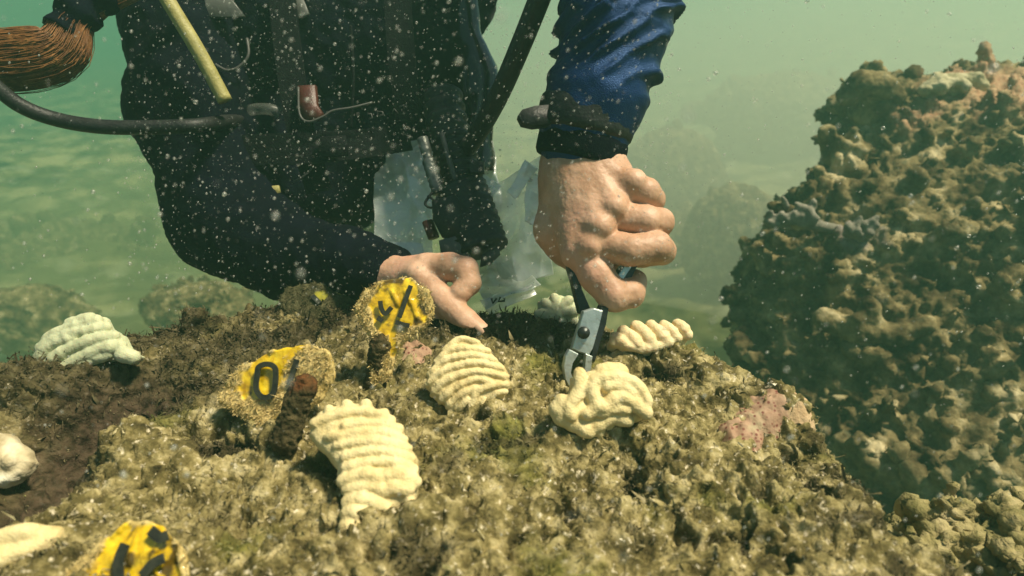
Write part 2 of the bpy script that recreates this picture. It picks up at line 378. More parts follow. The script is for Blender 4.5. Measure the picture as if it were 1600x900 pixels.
X, Y = np.meshgrid(xs, ys); x, y = X.ravel(), Y.ravel(); V = np.stack([x, y, seabed_z(x, y)], 1)
def gridF(nx, ny):
    i = np.arange(ny-1)[:, None]*nx+np.arange(nx-1)[None]; i = i.ravel(); return np.stack([i, i+1, i+nx+1, i+nx], 1)
tag(put('seabed', V, gridF(560, 560), M_sand, origin=(0, 0, 0)), 'hazy sandy seabed sloping away', 'seabed', kind='structure')
def near_h(px, py):
    return G(px, py)

# ------------------------------------------------------------------ foreground reef rock
edge_px = [(860, 470), (960, 488), (1090, 520), (1180, 575), (1285, 625), (1360, 700), (1430, 800), (1470, 835), (1620, 860), (1700, 1200), (-60, 1300)]
edge = [tuple(G(*p)[:2]) for p in edge_px[:9]] + [(.30, .10), (-.52, .10), (-.52, .40)] + [tuple(G(*p)[:2]) for p in [(-120, 600), (40, 545), (130, 520), (230, 495), (330, 480), (450, 462), (600, 455), (740, 470)]]
def gp(px, py): return G(px, py)[:2]
def blob(x, y, px, py, rx, ry=None, rot=0):
    c = gp(px, py); ry = ry or rx; dx, dy = x-c[0], y-c[1]; ca, sa = math.cos(rot), math.sin(rot)
    return np.exp(-((dx*ca+dy*sa)/rx)**2-((-dx*sa+dy*ca)/ry)**2)
def seg_d(x, y, pts):
    d = np.full(x.shape, 9.)
    for k in range(len(pts)-1):
        a, b = np.array(gp(*pts[k])), np.array(gp(*pts[k+1])); e = b-a
        t = np.clip(((x-a[0])*e[0]+(y-a[1])*e[1])/(e@e), 0, 1); d = np.minimum(d, np.hypot(x-a[0]-t*e[0], y-a[1]-t*e[1]))
    return d
GROOVE = [(-80, 800), (30, 740), (90, 660), (190, 610)]
def rock_parts(x, y):
    Q = np.stack([x, y, 0*x], 1)
    sd = poly_sd(x, y, edge) + .012*fbm(Q, .07, 3, 9)
    drop = sstep(-.02, .13, sd); z = -1.3*drop - .012*sstep(-.05, .0, sd)
    z = z + .012*fbm(Q, .11, 2, 5)
    gd = seg_d(x, y, GROOVE); z = z - .05*np.exp(-(gd/.03)**2)
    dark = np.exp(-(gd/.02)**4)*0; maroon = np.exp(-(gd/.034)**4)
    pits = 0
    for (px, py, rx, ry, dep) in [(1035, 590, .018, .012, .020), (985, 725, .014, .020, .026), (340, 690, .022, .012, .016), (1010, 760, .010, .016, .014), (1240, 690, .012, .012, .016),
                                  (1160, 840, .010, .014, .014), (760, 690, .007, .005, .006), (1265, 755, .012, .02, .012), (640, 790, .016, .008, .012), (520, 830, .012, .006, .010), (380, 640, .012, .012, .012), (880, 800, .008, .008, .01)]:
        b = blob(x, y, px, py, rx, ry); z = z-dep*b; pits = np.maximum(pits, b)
    for (px, py, rx, ry, hh) in [(1240, 645, .030, .020, .018), (1020, 560, .03, .012, .012), (640, 510, .03, .015, .008), (300, 500, .02, .012, .022), (225, 505, .012, .01, .012), (480, 480, .05, .02, .012), (880, 690, .02, .012, .010),
                                 (960, 690, .016, .008, .010), (180, 700, .05, .015, .012), (720, 640, .03, .01, .006), (1130, 600, .03, .02, .008), (580, 630, .025, .012, .006), (100, 600, .05, .02, .008)]:
        z = z+hh*blob(x, y, px, py, rx, ry)
    n1 = fbm(Q, .035, 2, 21)
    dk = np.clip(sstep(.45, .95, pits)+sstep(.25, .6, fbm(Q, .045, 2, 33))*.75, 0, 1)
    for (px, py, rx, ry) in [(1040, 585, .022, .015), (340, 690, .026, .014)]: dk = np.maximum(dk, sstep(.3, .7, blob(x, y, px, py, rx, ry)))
    back = sstep(.40, .47, y)*(1-sstep(.02, .12, x)); dk = np.maximum(dk, back*sstep(-.6, .0, n1)*.95)  # diver's shadow painted over the back, together with dark algae
    left = sstep(-.13, -.22, x)*sstep(.33, .39, y); dk = np.maximum(dk, left*sstep(-.7, .0, n1)*.9); dk = np.maximum(dk, .85*sstep(.05, .28, fbm(Q, .028, 3, 37))*sstep(-.1, .4, fbm(Q, .12, 2, 38)))  # left side too: painted diver's shadow plus dark algae
    ol = sstep(.05, .5, fbm(Q, .05, 3, 44))
    return z, dk, ol, maroon
nx, ny = 780, 520
xs = np.linspace(-.50, .34, nx); ys = .11+np.linspace(0, 1, ny)**1.15*.60
X, Y = np.meshgrid(xs, ys); x, y = X.ravel(), Y.ravel()
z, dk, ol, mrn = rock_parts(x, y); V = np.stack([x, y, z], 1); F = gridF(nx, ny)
N_ = vnormals(V, F)
w = np.stack([perlin(V/.009+9), perlin(V/.009+40), perlin(V/.009+80)], 1)*.0045
n_a = fbm(V, .028, 2, 50); n_b = fbm(V, .012, 2, 51, True); n_c = fbm(V, .0055, 2, 52); cel = worley(V+w, .011, 3); cel2 = worley(V+w*.7, .0052, 5)
smooth_ = 1-.75*mrn
cel3 = worley(V+w*1.5, .019, 8)
n_d = fbm(V, .0034, 2, 57, True); pm = sstep(-.25, .5, fbm(V, .05, 2, 91)); sm = 1-.7*sstep(-.1, .35, fbm(V, .055, 2, 78)); hole = sstep(.22, .5, fbm(V, .024, 3, 77))
disp = (.010*fbm(V, .065, 2, 79) + .007*n_a + (.0040*n_b + .0030*n_c)*(.5+.5*sm) + .0014*n_d - .0045*pm*sm*sstep(.55, .85, cel) - .0036*sm*sstep(.52, .80, cel2) - .007*(1-pm)*sstep(.68, .95, cel3) - .013*hole)*smooth_
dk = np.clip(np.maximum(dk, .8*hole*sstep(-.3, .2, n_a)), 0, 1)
V = V + N_*disp[:, None] + w*.9; rockV = V; rockF = F; rockN = vnormals(V, F)
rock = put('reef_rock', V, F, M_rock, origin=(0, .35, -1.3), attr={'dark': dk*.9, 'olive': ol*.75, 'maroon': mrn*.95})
tag(rock, 'large flat-topped tan rock covered in turf algae in the foreground, carrying the cream coral pieces', 'rock')
def hit(px, py, lift=0.):
    """point on the rock seen near that pixel (3 plane steps)"""
    z = 0.
    for _ in range(6):
        p = G(px, py, z); zz = rock_parts(np.array([p[0]]), np.array([p[1]]))[0][0]; z = .5*z+.5*max(zz, -.1)
    p = G(px, py, z); p[2] += lift; return p

# turf flakes: little crumpled leaves rooted on the rock
def flakes(n, sel_w, size, name, matl, up=.6, attrs=True, strips=3, parent=None, label=None):
    w_ = sel_w/sel_w.sum(); idx = rng.choice(len(rockV), n, p=w_); p = rockV[idx]+rng.normal(size=(n, 3))*.0006; nn = rockN[idx]
    t = rng.normal(size=(n, 3)); t -= nn*(t*nn).sum(1)[:, None]; t /= np.linalg.norm(t, axis=1)[:, None]
    g = nn*rng.uniform(.15, 1, (n, 1))*up + np.cross(nn, t)*rng.normal(size=(n, 1))*.8; g /= np.linalg.norm(g, axis=1)[:, None]
    L = rng.lognormal(math.log(size), .4, (n, 1)); W = L*rng.uniform(.12, .45, (n, 1)); bend = rng.normal(size=(n, 3))*.45
    rows = []
    for k in range(strips+1):
        f = k/strips; c = p+g*L*f+bend*L*f*f; ww = W*(1-.75*f)*(.7 if k == 0 else 1)
        rows += [c-t*ww*.5+rng.normal(size=(n, 3))*L*.08, c+t*ww*.5+rng.normal(size=(n, 3))*L*.08]
    m = len(rows); VV = np.stack(rows, 1).reshape(-1, 3); base = np.arange(n)[:, None]*m
    FF = np.concatenate([base+np.array([[2*k, 2*k+1, 2*k+3, 2*k+2]]) for k in range(strips)], 0)
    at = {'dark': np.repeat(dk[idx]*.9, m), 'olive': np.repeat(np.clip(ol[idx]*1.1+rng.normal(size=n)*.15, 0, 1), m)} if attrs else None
    o = put(name, VV, FF, matl, parent=parent, attr=at); tag(o, label, kind='stuff'); return o
dist = np.hypot(rockV[:, 0], rockV[:, 1]); vis = (rockV[:, 2] > -.14)*1.0
area = 1.0
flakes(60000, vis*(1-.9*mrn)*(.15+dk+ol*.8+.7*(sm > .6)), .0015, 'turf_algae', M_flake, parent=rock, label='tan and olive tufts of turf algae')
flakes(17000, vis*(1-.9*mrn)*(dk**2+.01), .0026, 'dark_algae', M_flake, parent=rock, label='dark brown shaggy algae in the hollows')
flakes(700, vis*(1-.8*mrn)*(1-dk*.9), .0018, 'shell_chip', M_shell, up=.9, attrs=False, strips=1, parent=rock, label='scattered white shell chips')

def crust(name, outline, lift, th, material, label, bumps=.0035, h=.0011):
    """thin lumpy patch grown on the rock: draped on its surface"""
    pts = [hit(*p) for p in outline]; po = [(q[0], q[1]) for q in pts]; po_ = np.array(po)
    xs = np.arange(po_[:, 0].min()-.004, po_[:, 0].max()+.004, h); ys = np.arange(po_[:, 1].min()-.004, po_[:, 1].max()+.004, h)
    X, Y = np.meshgrid(xs, ys); x, y = X.ravel(), Y.ravel(); Q = np.stack([x, y, 0*x], 1)
    sd = poly_sd(x, y, po)+.007*fbm(Q, .014, 3, 8); z = rock_parts(x, y)[0]
    z = z + np.where(sd < 0, th*(1-np.exp(sd/.005)), sd*-1.2) + lift + bumps*fbm(Q, .006, 2, 11)*(sd < 0)
    VV = np.stack([x, y, z], 1); FF = gridF(len(xs), len(ys)); keep = (sd[FF] < .006).any(1); FF = FF[keep]
    u, inv = np.unique(FF, return_inverse=True); o = put(name, VV[u], inv.reshape(FF.shape), material, parent=rock); tag(o, label); return o
crust('pink_sponge', [(1135, 668), (1150, 640), (1180, 622), (1225, 618), (1250, 632), (1215, 660), (1185, 690), (1150, 686)], .001, .004, M_pink, 'pink crust dotted with dark red pores')
crust('peach_sponge', [(1205, 612), (1255, 602), (1285, 622), (1262, 645), (1225, 640)], .001, .004, M_brain, 'peach pink crust on the rock corner')
crust('orange_sponge', [(622, 548), (650, 540), (668, 548), (650, 560), (630, 560)], .003, .003, M_pink, 'small orange pink crust behind the ridged coral')

# ------------------------------------------------------------------ coral fragments
def fragment(name, outline, base, normal, th, tubes, material, label, cat='coral', group='cream coral pieces fixed on the rock', dome=.006, h=.0008, k=.004, nz=.0006, wid=None, parent=None, attr_fn=None, warp=.0012, flatness=0., tag_it=True):
    n = nrm(np.asarray(normal, float)); o = np.asarray(base, float); ex = nrm(np.cross(n, (0, 0, 1)) if abs(n[2]) < .95 else np.cross(n, (0, -1, 0))*1.0)
    if ex[0] < 0: ex = -ex
    ey = np.cross(n, ex)
    def loc(px, py, hh=0):
        q = on_plane(px, py, o+n*hh, n)-o; return np.array((q@ex, q@ey, hh))
    po = np.array([loc(*p)[:2] for p in outline]); lo = np.array((po[:, 0].min()-.006, po[:, 1].min()-.006, -th-.006)); hi = np.array((po[:, 0].max()+.006, po[:, 1].max()+.006, th+dome+.014))
    f = Field(lo, hi, h); gx = [f.lo[i]+h*np.arange(f.n[i]) for i in range(3)]
    X, Y = np.meshgrid(gx[0], gx[1], indexing='ij'); sd = poly_sd(X, Y, po); sd = sd + .0014*perlin(np.stack([X.ravel(), Y.ravel(), 0*X.ravel()], 1)/.007).reshape(X.shape)
    inn = np.clip(-sd/(wid or .018), 0, 1); top = th*.35+dome*np.sqrt(np.clip(1-(1-inn)**2, 0, 1))
    Z = gx[2][None, None, :]; r = th*.4
    a = sd[:, :, None]+r; b = np.abs(Z)-0; b = np.where(Z > 0, Z-top[:, :, None], -Z-th)+r
    f.f = (np.minimum(np.maximum(a, b), 0)+np.sqrt(np.maximum(a, 0)**2+np.maximum(b, 0)**2)-r).astype(np.float32)
    for t in tubes:
        pts, rr = t[0], t[1]; hh = t[2] if len(t) > 2 else None
        pts = catmull([np.array((*p, 0.)) for p in pts], 5) if len(pts) > 1 else np.array([(*pts[0], 0.)]*2)
        q = []
        for p in pts:
            l0 = loc(p[0], p[1]); i = np.clip(((l0[:2]-f.lo[:2])/h).astype(int), 0, f.n[:2]-1); tz = top[i[0], i[1]]
            q.append((np.array((l0[0], l0[1], tz if hh is None else hh)), rr*(1+.12*random.uniform(-1, 1))))
        f.chain(q, k)
    V, F = f.mesh(1); Nn = vnormals(V, F); V = V+Nn*(nz*fbm(V, .004, 3, 3)+warp*.6*fbm(V, .013, 2, 4))[:, None]
    at = attr_fn(V, poly_sd(V[:, 0], V[:, 1], po)) if attr_fn else None
    if at is not None: V = V+Nn*(at.get('algae', 0)*(V[:, 2] > 0)*(.0008+.0011*fbm(V, .004, 2, 61)))[:, None]
    W = o+V[:, :1]*ex+V[:, 1:2]*ey+V[:, 2:]*n
    ob = put(name, W, F, material, parent=parent, attr=at)
    if parent is None and tag_it: tag(ob, label, cat, group)
    ob_frame = (o, n, ex, ey); return ob, ob_frame
def facing(tilt, az=0.):
    """surface normal: world up leaned towards the camera by tilt degrees"""
    t = math.radians(tilt); a = math.radians(az); return np.array((math.sin(a)*math.sin(t), -math.cos(a)*math.sin(t), math.cos(t)))
# ridged fan-shaped piece in the middle
R = .0023
fan = [([(697, 550), (722, 534), (748, 540)], R), ([(684, 568), (712, 550), (764, 552)], R), ([(674, 588), (698, 568), (738, 560), (774, 567)], R), ([(670, 604), (698, 583), (742, 572), (784, 579)], R),
       ([(677, 618), (700, 600), (740, 586), (791, 592)], R), ([(689, 629), (711, 612), (742, 598), (766, 600)], R), ([(702, 637), (722, 621), (744, 611)], R), ([(743, 622), (757, 610), (792, 603)], R), ([(718, 641), (732, 628)], R), ([(734, 642), (742, 628)], R*.9), ([(752, 640), (758, 626)], R*.8), ([(768, 630), (776, 618), (790, 614)], R*.8)]
fragment('coral_fragment', [(700, 536), (722, 527), (745, 532), (765, 548), (780, 565), (794, 582), (795, 605), (785, 622), (760, 635), (735, 645), (705, 640), (680, 625), (666, 605), (668, 580), (682, 558)],
         hit(728, 630)+np.array((0, .012, .008)), facing(48, -4), .007, fan, M_coral, 'cream fan-shaped coral piece with about ten parallel raised ridges, in the middle of the rock', dome=.006, k=.0007)
# large foreground piece
big = [([(500, 668), (535, 655), (575, 652), (614, 662)], .0028), ([(545, 676), (590, 670), (626, 676)], .0024), ([(515, 690), (552, 688), (596, 684), (634, 692)], .0024), ([(530, 704), (575, 698), (640, 706)], .0026), ([(542, 720), (592, 714), (645, 722)], .0024),
       ([(545, 738), (600, 730), (648, 738)], .0026), ([(540, 756), (575, 750), (598, 756)], .0034), ([(606, 752), (628, 748), (650, 758)], .0034), ([(545, 772), (580, 768), (610, 776)], .0030), ([(615, 770), (640, 770)], .0036), ([(545, 790), (570, 786), (600, 796)], .0034), ([(545, 808), (580, 806)], .0036), ([(542, 826), (556, 828)], .0038)] + \
      [([p], r*.72) for p, r in [((496, 668), .0042), ((518, 647), .0040), ((545, 640), .0044), ((575, 639), .0046), ((602, 652), .004), ((626, 676), .0036), ((648, 740), .004), ((640, 785), .0044), ((606, 800), .0042)]]
fragment('coral_fragment', [(484, 668), (500, 646), (530, 634), (575, 632), (605, 645), (630, 672), (650, 715), (656, 750), (648, 780), (620, 800), (578, 815), (556, 840), (541, 850), (533, 822), (536, 780), (528, 735), (502, 702), (484, 684)],
         hit(560, 790)+np.array((0, .006, .011)), facing(34, 0), .007, big, M_coral, 'largest cream coral piece, wide at the top and tapering to a point, in the foreground', dome=.0055, k=.0010)
# wavy piece being gripped by the pliers
wav = [([(912, 652), (926, 640), (918, 618), (926, 600), (948, 595), (970, 600), (990, 612), (1001, 634)], .0038, .014), ([(926, 640), (940, 642), (956, 628), (976, 632), (1000, 650)], .0038, .0145), ([(940, 612), (955, 608), (972, 615), (984, 628)], .0030, .0145), ([(932, 652), (950, 644), (972, 646)], .003, .0135), ([(910, 610), (898, 622), (884, 640), (888, 656)], .0032, .013), ([(901, 590), (900, 612), (890, 632)], .0036, .013), ([(866, 642), (886, 650), (902, 640)], .005, .009),
       ([(874, 655), (895, 664), (915, 676)], .0045, .008), ([(925, 668), (950, 656), (975, 660)], .004, .009), ([(875, 632)], .005, .010), ([(940, 584), (965, 584)], .0055, .003), ([(907, 648)], .0055, .010)]
fragment('coral_fragment', [(862, 652), (868, 628), (888, 615), (893, 590), (905, 588), (918, 582), (945, 571), (970, 580), (990, 603), (1004, 635), (1003, 656), (965, 664), (935, 688), (905, 684), (886, 664)],
         hit(930, 665)+np.array((0, .010, .006)), facing(50, 4), .007, wav, M_coral, 'cream coral piece with thick wavy folds, gripped from above by the pliers', dome=.011, k=.0014)
# flat peach piece at the back right
pe = [([(958, 533), (975, 545)], .004), ([(972, 523), (992, 544)], .0045), ([(992, 517), (1015, 542)], .0045), ([(1014, 514), (1036, 538)], .0045), ([(1035, 514), (1054, 534)], .004), ([(1056, 512), (1072, 528)], .004), ([(956, 540), (1000, 549), (1045, 540)], .0035)]
fragment('coral_fragment', [(950, 540), (954, 526), (980, 517), (1010, 510), (1040, 513), (1060, 508), (1079, 520), (1075, 531), (1050, 541), (1010, 552), (970, 552)],
         hit(1010, 548)+np.array((0, .008, .008)), facing(32, 8), .007, pe, M_coralpeach, 'low peach-coloured coral piece with braided lumps right of the pliers', dome=.005, k=.001)
# round knob behind pliers
fl = [([(868, 490), (850, 474)], .004), ([(868, 490), (866, 466)], .004), ([(868, 490), (888, 470)], .004), ([(868, 490), (842, 492)], .004), ([(868, 490), (850, 510)], .004), ([(868, 490), (878, 512)], .004), ([(868, 490), (897, 488)], .004), ([(897, 505)], .005)]
fragment('coral_fragment', [(836, 492), (842, 472), (864, 461), (892, 465), (905, 482), (902, 506), (880, 522), (850, 518)],
         hit(868, 505)+np.array((0, .008, .012)), facing(60, 0), .008, fl, M_coralpale, 'small pale green coral rosette behind and left of the pliers', dome=.004, k=.001)
# left back piece
lf = [([(72, 560), (92, 542), (128, 530)], .0044), ([(82, 577), (110, 555), (155, 536), (186, 528)], .0044), ([(100, 586), (130, 565), (165, 550), (196, 543)], .0042), ([(80, 535), (112, 519), (160, 504)], .0044), ([(74, 547), (108, 530), (172, 514)], .0044), ([(118, 508), (150, 500)], .004), ([(122, 582), (150, 566), (178, 556)], .0036), ([(200, 556), (214, 560)], .0055)]
fragment('coral_fragment', [(62, 562), (64, 545), (80, 527), (100, 511), (115, 502), (145, 495), (164, 496), (176, 512), (192, 525), (204, 545), (221, 557), (209, 569), (195, 563), (158, 565), (140, 577), (102, 590), (78, 584)],
         hit(130, 575)+np.array((0, .012, .006)), facing(52, -6), .006, lf, M_coralpale, 'pale greenish coral piece with slanting ridges on the far left edge of the rock', dome=.006, k=.001)
# bottom left slab
fragment('coral_fragment', [(-60, 850), (0, 832), (55, 822), (102, 824), (92, 845), (55, 866), (0, 884), (-70, 900)],
         hit(30, 865)+np.array((0, .005, .008)), facing(12, 0), .006, [([(0, 850), (60, 838)], .003)], M_coral, 'smooth cream coral slab cut off by the bottom left corner', dome=.003, k=.003)
# disc in the groove at left
def disc_attr(V, sd):
    return {'x': np.zeros(len(V))}
M_disc = mat('turfed_coral', [(.35, (.34, .27, .15)), (.6, (.55, .47, .30))], 60, .9, .6, 300, spec=.1, spots=[(22, .5, .6, (.82, .78, .6), 'n')])
fragment('coral_fragment', [(-55, 700), (-20, 676), (15, 678), (45, 700), (54, 722), (40, 745), (5, 762), (-45, 760)],
         hit(5, 735)+np.array((0, .004, .012)), facing(42, 10), .007, [([(0, 712)], .006), ([(25, 725)], .004)], M_disc, 'round coral disc half overgrown with tan turf at the left edge beside the maroon hollow', dome=.005, k=.003)

# ------------------------------------------------------------------ yellow numbered tags
def algae_fn(bare, sc_=.014, lo=-.08, hi=.08, edgew=.005):
    def fn(V, sd):
        n = fbm(V, sc_, 3, 5); e = np.exp(sd/edgew)*1.1
        b = np.zeros(len(V))
        for (cx, cy, rx, ry) in bare: b = np.maximum(b, np.exp(-((V[:, 0]-cx)/rx)**2-((V[:, 1]-cy)/ry)**2))
        a = sstep(lo, hi, n*.75+.30+e*.60-b*1.12)
        a = np.where(V[:, 2] < -.0005, 1, a); fn.last = a; return {'algae': a}
    return fn
def strokes(fr, polys, w, th, name, parent, lift, mtl=None):
    o, n, ex, ey = fr; parts = []
    for pl in polys:
        q = [on_plane(px, py, o+n*lift, n) for px, py in pl]; q = catmull(q, 4) if len(q) > 2 else np.array(q)
        T = np.gradient(q, axis=0); T /= np.linalg.norm(T, axis=1)[:, None]; B = np.cross(n, T); V = []; F = []
        for i, p in enumerate(q): V += [p-B[i]*w/2-n*th, p-B[i]*w/2+n*th, p+B[i]*w/2+n*th, p+B[i]*w/2-n*th]
        m = len(q)
        for i in range(m-1):
            for a in range(4): b = (a+1) % 4; F.append((i*4+a, (i+1)*4+a, (i+1)*4+b, i*4+b))
        F += [(0, 1, 2, 3), ((m-1)*4+3, (m-1)*4+2, (m-1)*4+1, (m-1)*4)]; parts.append((V, F))
    V, F = joinm(parts); return put(name, V, F, mtl or M_ink, parent=parent, smooth=False)
def fuzz(ob, n, size, name, parent, mtl, sel=None):
    m = ob.data; V = np.empty(len(m.vertices)*3, np.float32); m.vertices.foreach_get('co', V); V = V.reshape(-1, 3)+np.array(ob['_w']); N = np.empty(len(m.vertices)*3, np.float32)
    m.vertices.foreach_get('normal', N); N = N.reshape(-1, 3); A = np.empty(len(V), np.float32); m.attributes['algae'].data.foreach_get('value', A)
    w_ = A**2*(N@(-FWD) > .1)+1e-9; idx = rng.choice(len(V), n, p=w_/w_.sum()); p = V[idx]; nn = N[idx]
    t = rng.normal(size=(n, 3)); t /= np.linalg.norm(t, axis=1)[:, None]; g = nn*.7+rng.normal(size=(n, 3))*.5; L = rng.lognormal(math.log(size), .35, (n, 1)); W = L*.4
    rows = [p-t*W*.5, p+t*W*.5, p+g*L*.6+t*W*.35, p+g*L*.6-t*W*.35, p+g*L+rng.normal(size=(n, 3))*L*.3]
    VV = np.stack(rows, 1).reshape(-1, 3); b = np.arange(n)*5
    FF = [(i, i+1, i+2, i+3) for i in b]+[(i+3, i+2, i+4) for i in b]
    o = put(name, VV, FF, mtl, parent=parent, smooth=False); tag(o, kind='stuff'); return o
M_fuzz = mat('tag_fuzz', [(.3, (.38, .28, .10)), (.7, (.66, .52, .25))], 150, .95, spec=.1)
M_fuzzdark = mat('tag_fuzz_dim', [(.3, (.06, .055, .025)), (.7, (.13, .115, .06))], 150, .95, spec=.1)  # fuzz for the shaded tag, darkened in colour to match
def tagplate(outline, base, normal, label, bare, polys, inkw, folds, edge_ridge=None, dim=False, th=.0022, fuzzn=1600, crease=.0022):
    r = thing('marker_tag', base, label, 'marker tag', 'yellow marker tags on the rock')
    fn = algae_fn(bare)
    ob, fr = fragment('plate', outline, base, normal, th, [(f, .0011, th*.5) for f in folds], M_yellowdim if dim else M_yellow, '', dome=.0006, h=.0008, k=.0012, nz=.0003, warp=crease, parent=r, attr_fn=fn)
    if polys: strokes(fr, polys, inkw, .0006, 'numerals', r, th*.35+.0031)
    fuzz(ob, fuzzn*2, .0012, 'algae_fuzz', r, M_fuzzdark if dim else M_fuzz); return r, fr
tagplate([(343, 628), (350, 600), (382, 570), (430, 547), (480, 538), (515, 550), (525, 585), (505, 622), (470, 650), (425, 668), (380, 655)],
         hit(440, 655)+np.array((0, .000, .018)), facing(62, -8), 'round yellow tag reading 0 and a slanted stroke, behind the thick rusty peg',
         [(-.012, .015, .019, .018), (.000, .030, .014, .014), (.013, .034, .011, .010)],
         [[(402, 585), (404, 574), (415, 569), (427, 572), (431, 582), (429, 608), (424, 618), (412, 621), (403, 614), (400, 602), (402, 585)], [(464, 562), (458, 582), (452, 602)]], .0032, [])
tagplate([(557, 482), (570, 455), (598, 438), (640, 436), (670, 454), (679, 482), (670, 508), (640, 525), (622, 545), (612, 580), (600, 598), (578, 598), (582, 560), (580, 525), (562, 502)],
         hit(592, 598)+np.array((0, -.004, .012)), facing(68, 6), 'crinkled yellow marker tag on a narrow neck, beside the pointing hand',
         [(.014, .052, .016, .024), (.004, .045, .010, .02), (.024, .036, .014, .012), (.022, .056, .014, .014), (.012, .016, .004, .014), (.006, .03, .005, .01)],
         [[(642, 446), (634, 468), (624, 496)], [(618, 503), (630, 507), (640, 509)], [(594, 470), (596, 482), (602, 490), (612, 480)], [(590, 496), (598, 502)]], .0030,
         [[(633, 455), (655, 500)], [(645, 470), (652, 495)], [(676, 490), (640, 520), (618, 545)], [(612, 455), (625, 480)]])
tagplate([(96, 905), (150, 858), (196, 815), (215, 818), (255, 822), (285, 850), (293, 900), (285, 980), (120, 990)],
         hit(205, 900)+np.array((0, .004, .010)), facing(50, -4), 'shiny crinkled yellow tag cut off by the bottom edge of the picture',
         [(.008, .002, .03, .03), (-.006, .012, .02, .02), (.008, -.012, .03, .03)],
         [[(196, 850), (185, 880), (190, 930)], [(235, 828), (250, 840), (262, 836)], [(222, 900), (240, 880), (256, 872)]], .0042,
         [[(200, 820), (150, 862), (110, 900)], [(255, 840), (240, 880), (255, 905)], [(280, 850), (288, 900)], [(215, 840), (205, 880)]], fuzzn=500, crease=.004)
tagplate([(435, 470), (450, 450), (490, 442), (530, 450), (550, 470), (530, 492), (490, 500), (450, 490)],
         hit(490, 490)+np.array((0, .004, .006)), facing(40, 0), 'dim marker tag overgrown with brown algae in the shade behind the other tags', [(.004, .008, .007, .006), (.022, .012, .006, .004)],
         [[(488, 462), (500, 474)]], .004, [], dim=True, fuzzn=1400)
def peg(a, b, ra, rb, label, rust):
    a = np.asarray(a); b = np.asarray(b); f = Field(np.minimum(a, b)-.02, np.maximum(a, b)+.02, .0009); f.cap(a, b, ra, rb, .002)
    ax = nrm(b-a); f.ell(a+ax*.001, (ra*1.0, ra*1.0, .003), .002, [np.cross(ax, (1, 0, .1)), np.array((1., 0, 0)), ax])
    V, F = f.mesh(1); N = vnormals(V, F); V = V+N*(.0022*fbm(V, .012, 2, 12)+.0022*fbm(V, .005, 3, 2, True)+.0010*fbm(V, .0025, 2, 3))[:, None]
    r = sstep(.004, .0005, np.linalg.norm(V-a, axis=1)-ra*.9)*rust
    tag(put('peg', V, F, M_peg, attr={'rust': r, 'algae': 1-r}), label, 'peg', 'dark pegs holding the tags')
d1 = np.linalg.norm(hit(440, 685)-np.array((0, 0, CZ)))
peg(P(474, 604, .378), P(446, 688, .374), .0058, .0068, 'thick dark algae-covered peg with a rusty orange top in front of the 0 tag', 1)
peg(P(594, 537, .436), P(585, 608, .442), .0056, .0062, 'thin dark peg in front of the neck of the crinkled yellow tag', .2)

# ------------------------------------------------------------------ right-hand coral boulder
def boulder(name, blobs, lo, hi, h, label, cat, material, seed, knobs=0, knob_r=(.012, .03), amp=.012, k=.05, coarse=False, attr_fn=None, extra=None, tagit=True, sc2=1.):
    f = Field(lo, hi, h); 
    for c, r in blobs: f.ell(c, r, k)
    V0, F0 = f.mesh(1); N0 = vnormals(V0, F0); rs = np.random.default_rng(seed)
    cand = np.where((N0[:, 1] < .5) & (V0[:, 2] > lo[2]+.02))[0]
    fine = Field(lo, hi, h); fine.f = f.f
    if knobs:
        for i in rs.choice(cand, knobs):
            p = V0[i]; r = knob_r[0]+(knob_r[1]-knob_r[0])*rs.random()**2.2; dirn = nrm(N0[i]*.8+np.array((0, 0, .7))+rs.normal(size=3)*.35); L = rs.uniform(.2, 1.5)*r
            fine.cap(p-N0[i]*r*.3, p+dirn*L, r*1.0, r*rs.uniform(.6, 1.0), r*.35)
            if rs.random() < .5: fine.cap(p+dirn*L*.6, p+dirn*L*.8+rs.normal(size=3)*r*1.1, r*.55, r*.5, r*.2)
    if extra: extra(fine)
    V, F = fine.mesh(1); N = vnormals(V, F); 
    q = sc2; V = V+N*(amp*.7*fbm(V, .09*q, 2, seed)+amp*.6*fbm(V, .03*q, 3, seed+1)-amp*.5*sstep(.5, .9, worley(V, .016*q, seed))-amp*.9*sstep(.55, .95, worley(V, .045*q, seed+3))+amp*.42*fbm(V, .012*q, 3, seed+2, True)+amp*.2*fbm(V, .005*q, 2, seed+4))[:, None]
    o = put(name, V, F, material, attr=attr_fn(V) if attr_fn else None)
    if tagit: tag(o, label, cat)
    return o, V0, N0
BS = 1.25
def b_attr(V):
    c = [P(1560, 140, .95*BS), P(1455, 165, .93*BS), P(1420, 175, .93*BS), P(1590, 200, .92*BS)]; pk = 0
    for q, r in zip(c, (.11, .026, .036, .06)): pk = np.maximum(pk, sstep(1.3, .6, np.linalg.norm(V-q, axis=1)/r+.35*fbm(V, .02, 2, 6)))
    li = 0
    for q, r in ((P(1240, 325, .80*BS), .055), (P(1345, 345, .82*BS), .05), (P(1340, 130, .97*BS), .05)): li = np.maximum(li, sstep(1.3, .6, np.linalg.norm(V-q, axis=1)/r+.3*fbm(V, .02, 2, 6)))
    return {'pink': pk*.75, 'lilac': li*.8}
BL = [(P(1500, 330, 1.05*BS), (.22, .2, .20)), (P(1285, 475, .98*BS), (.12, .13, .14)), (P(1390, 430, .97*BS), (.17, .16, .16)), (P(1560, 230, 1.08*BS), (.17, .16, .12)), (P(1415, 250, 1.06*BS), (.09, .1, .11)), (P(1350, 165, 1.06*BS), (.045, .05, .05)),
      (P(1560, 620, .85*BS), (.17, .14, .15)), (P(1330, 650, .95*BS), (.17, .16, .2)), (P(1480, 800, .80*BS), (.15, .12, .15)), (P(1650, 500, .9*BS), (.2, .2, .25))]
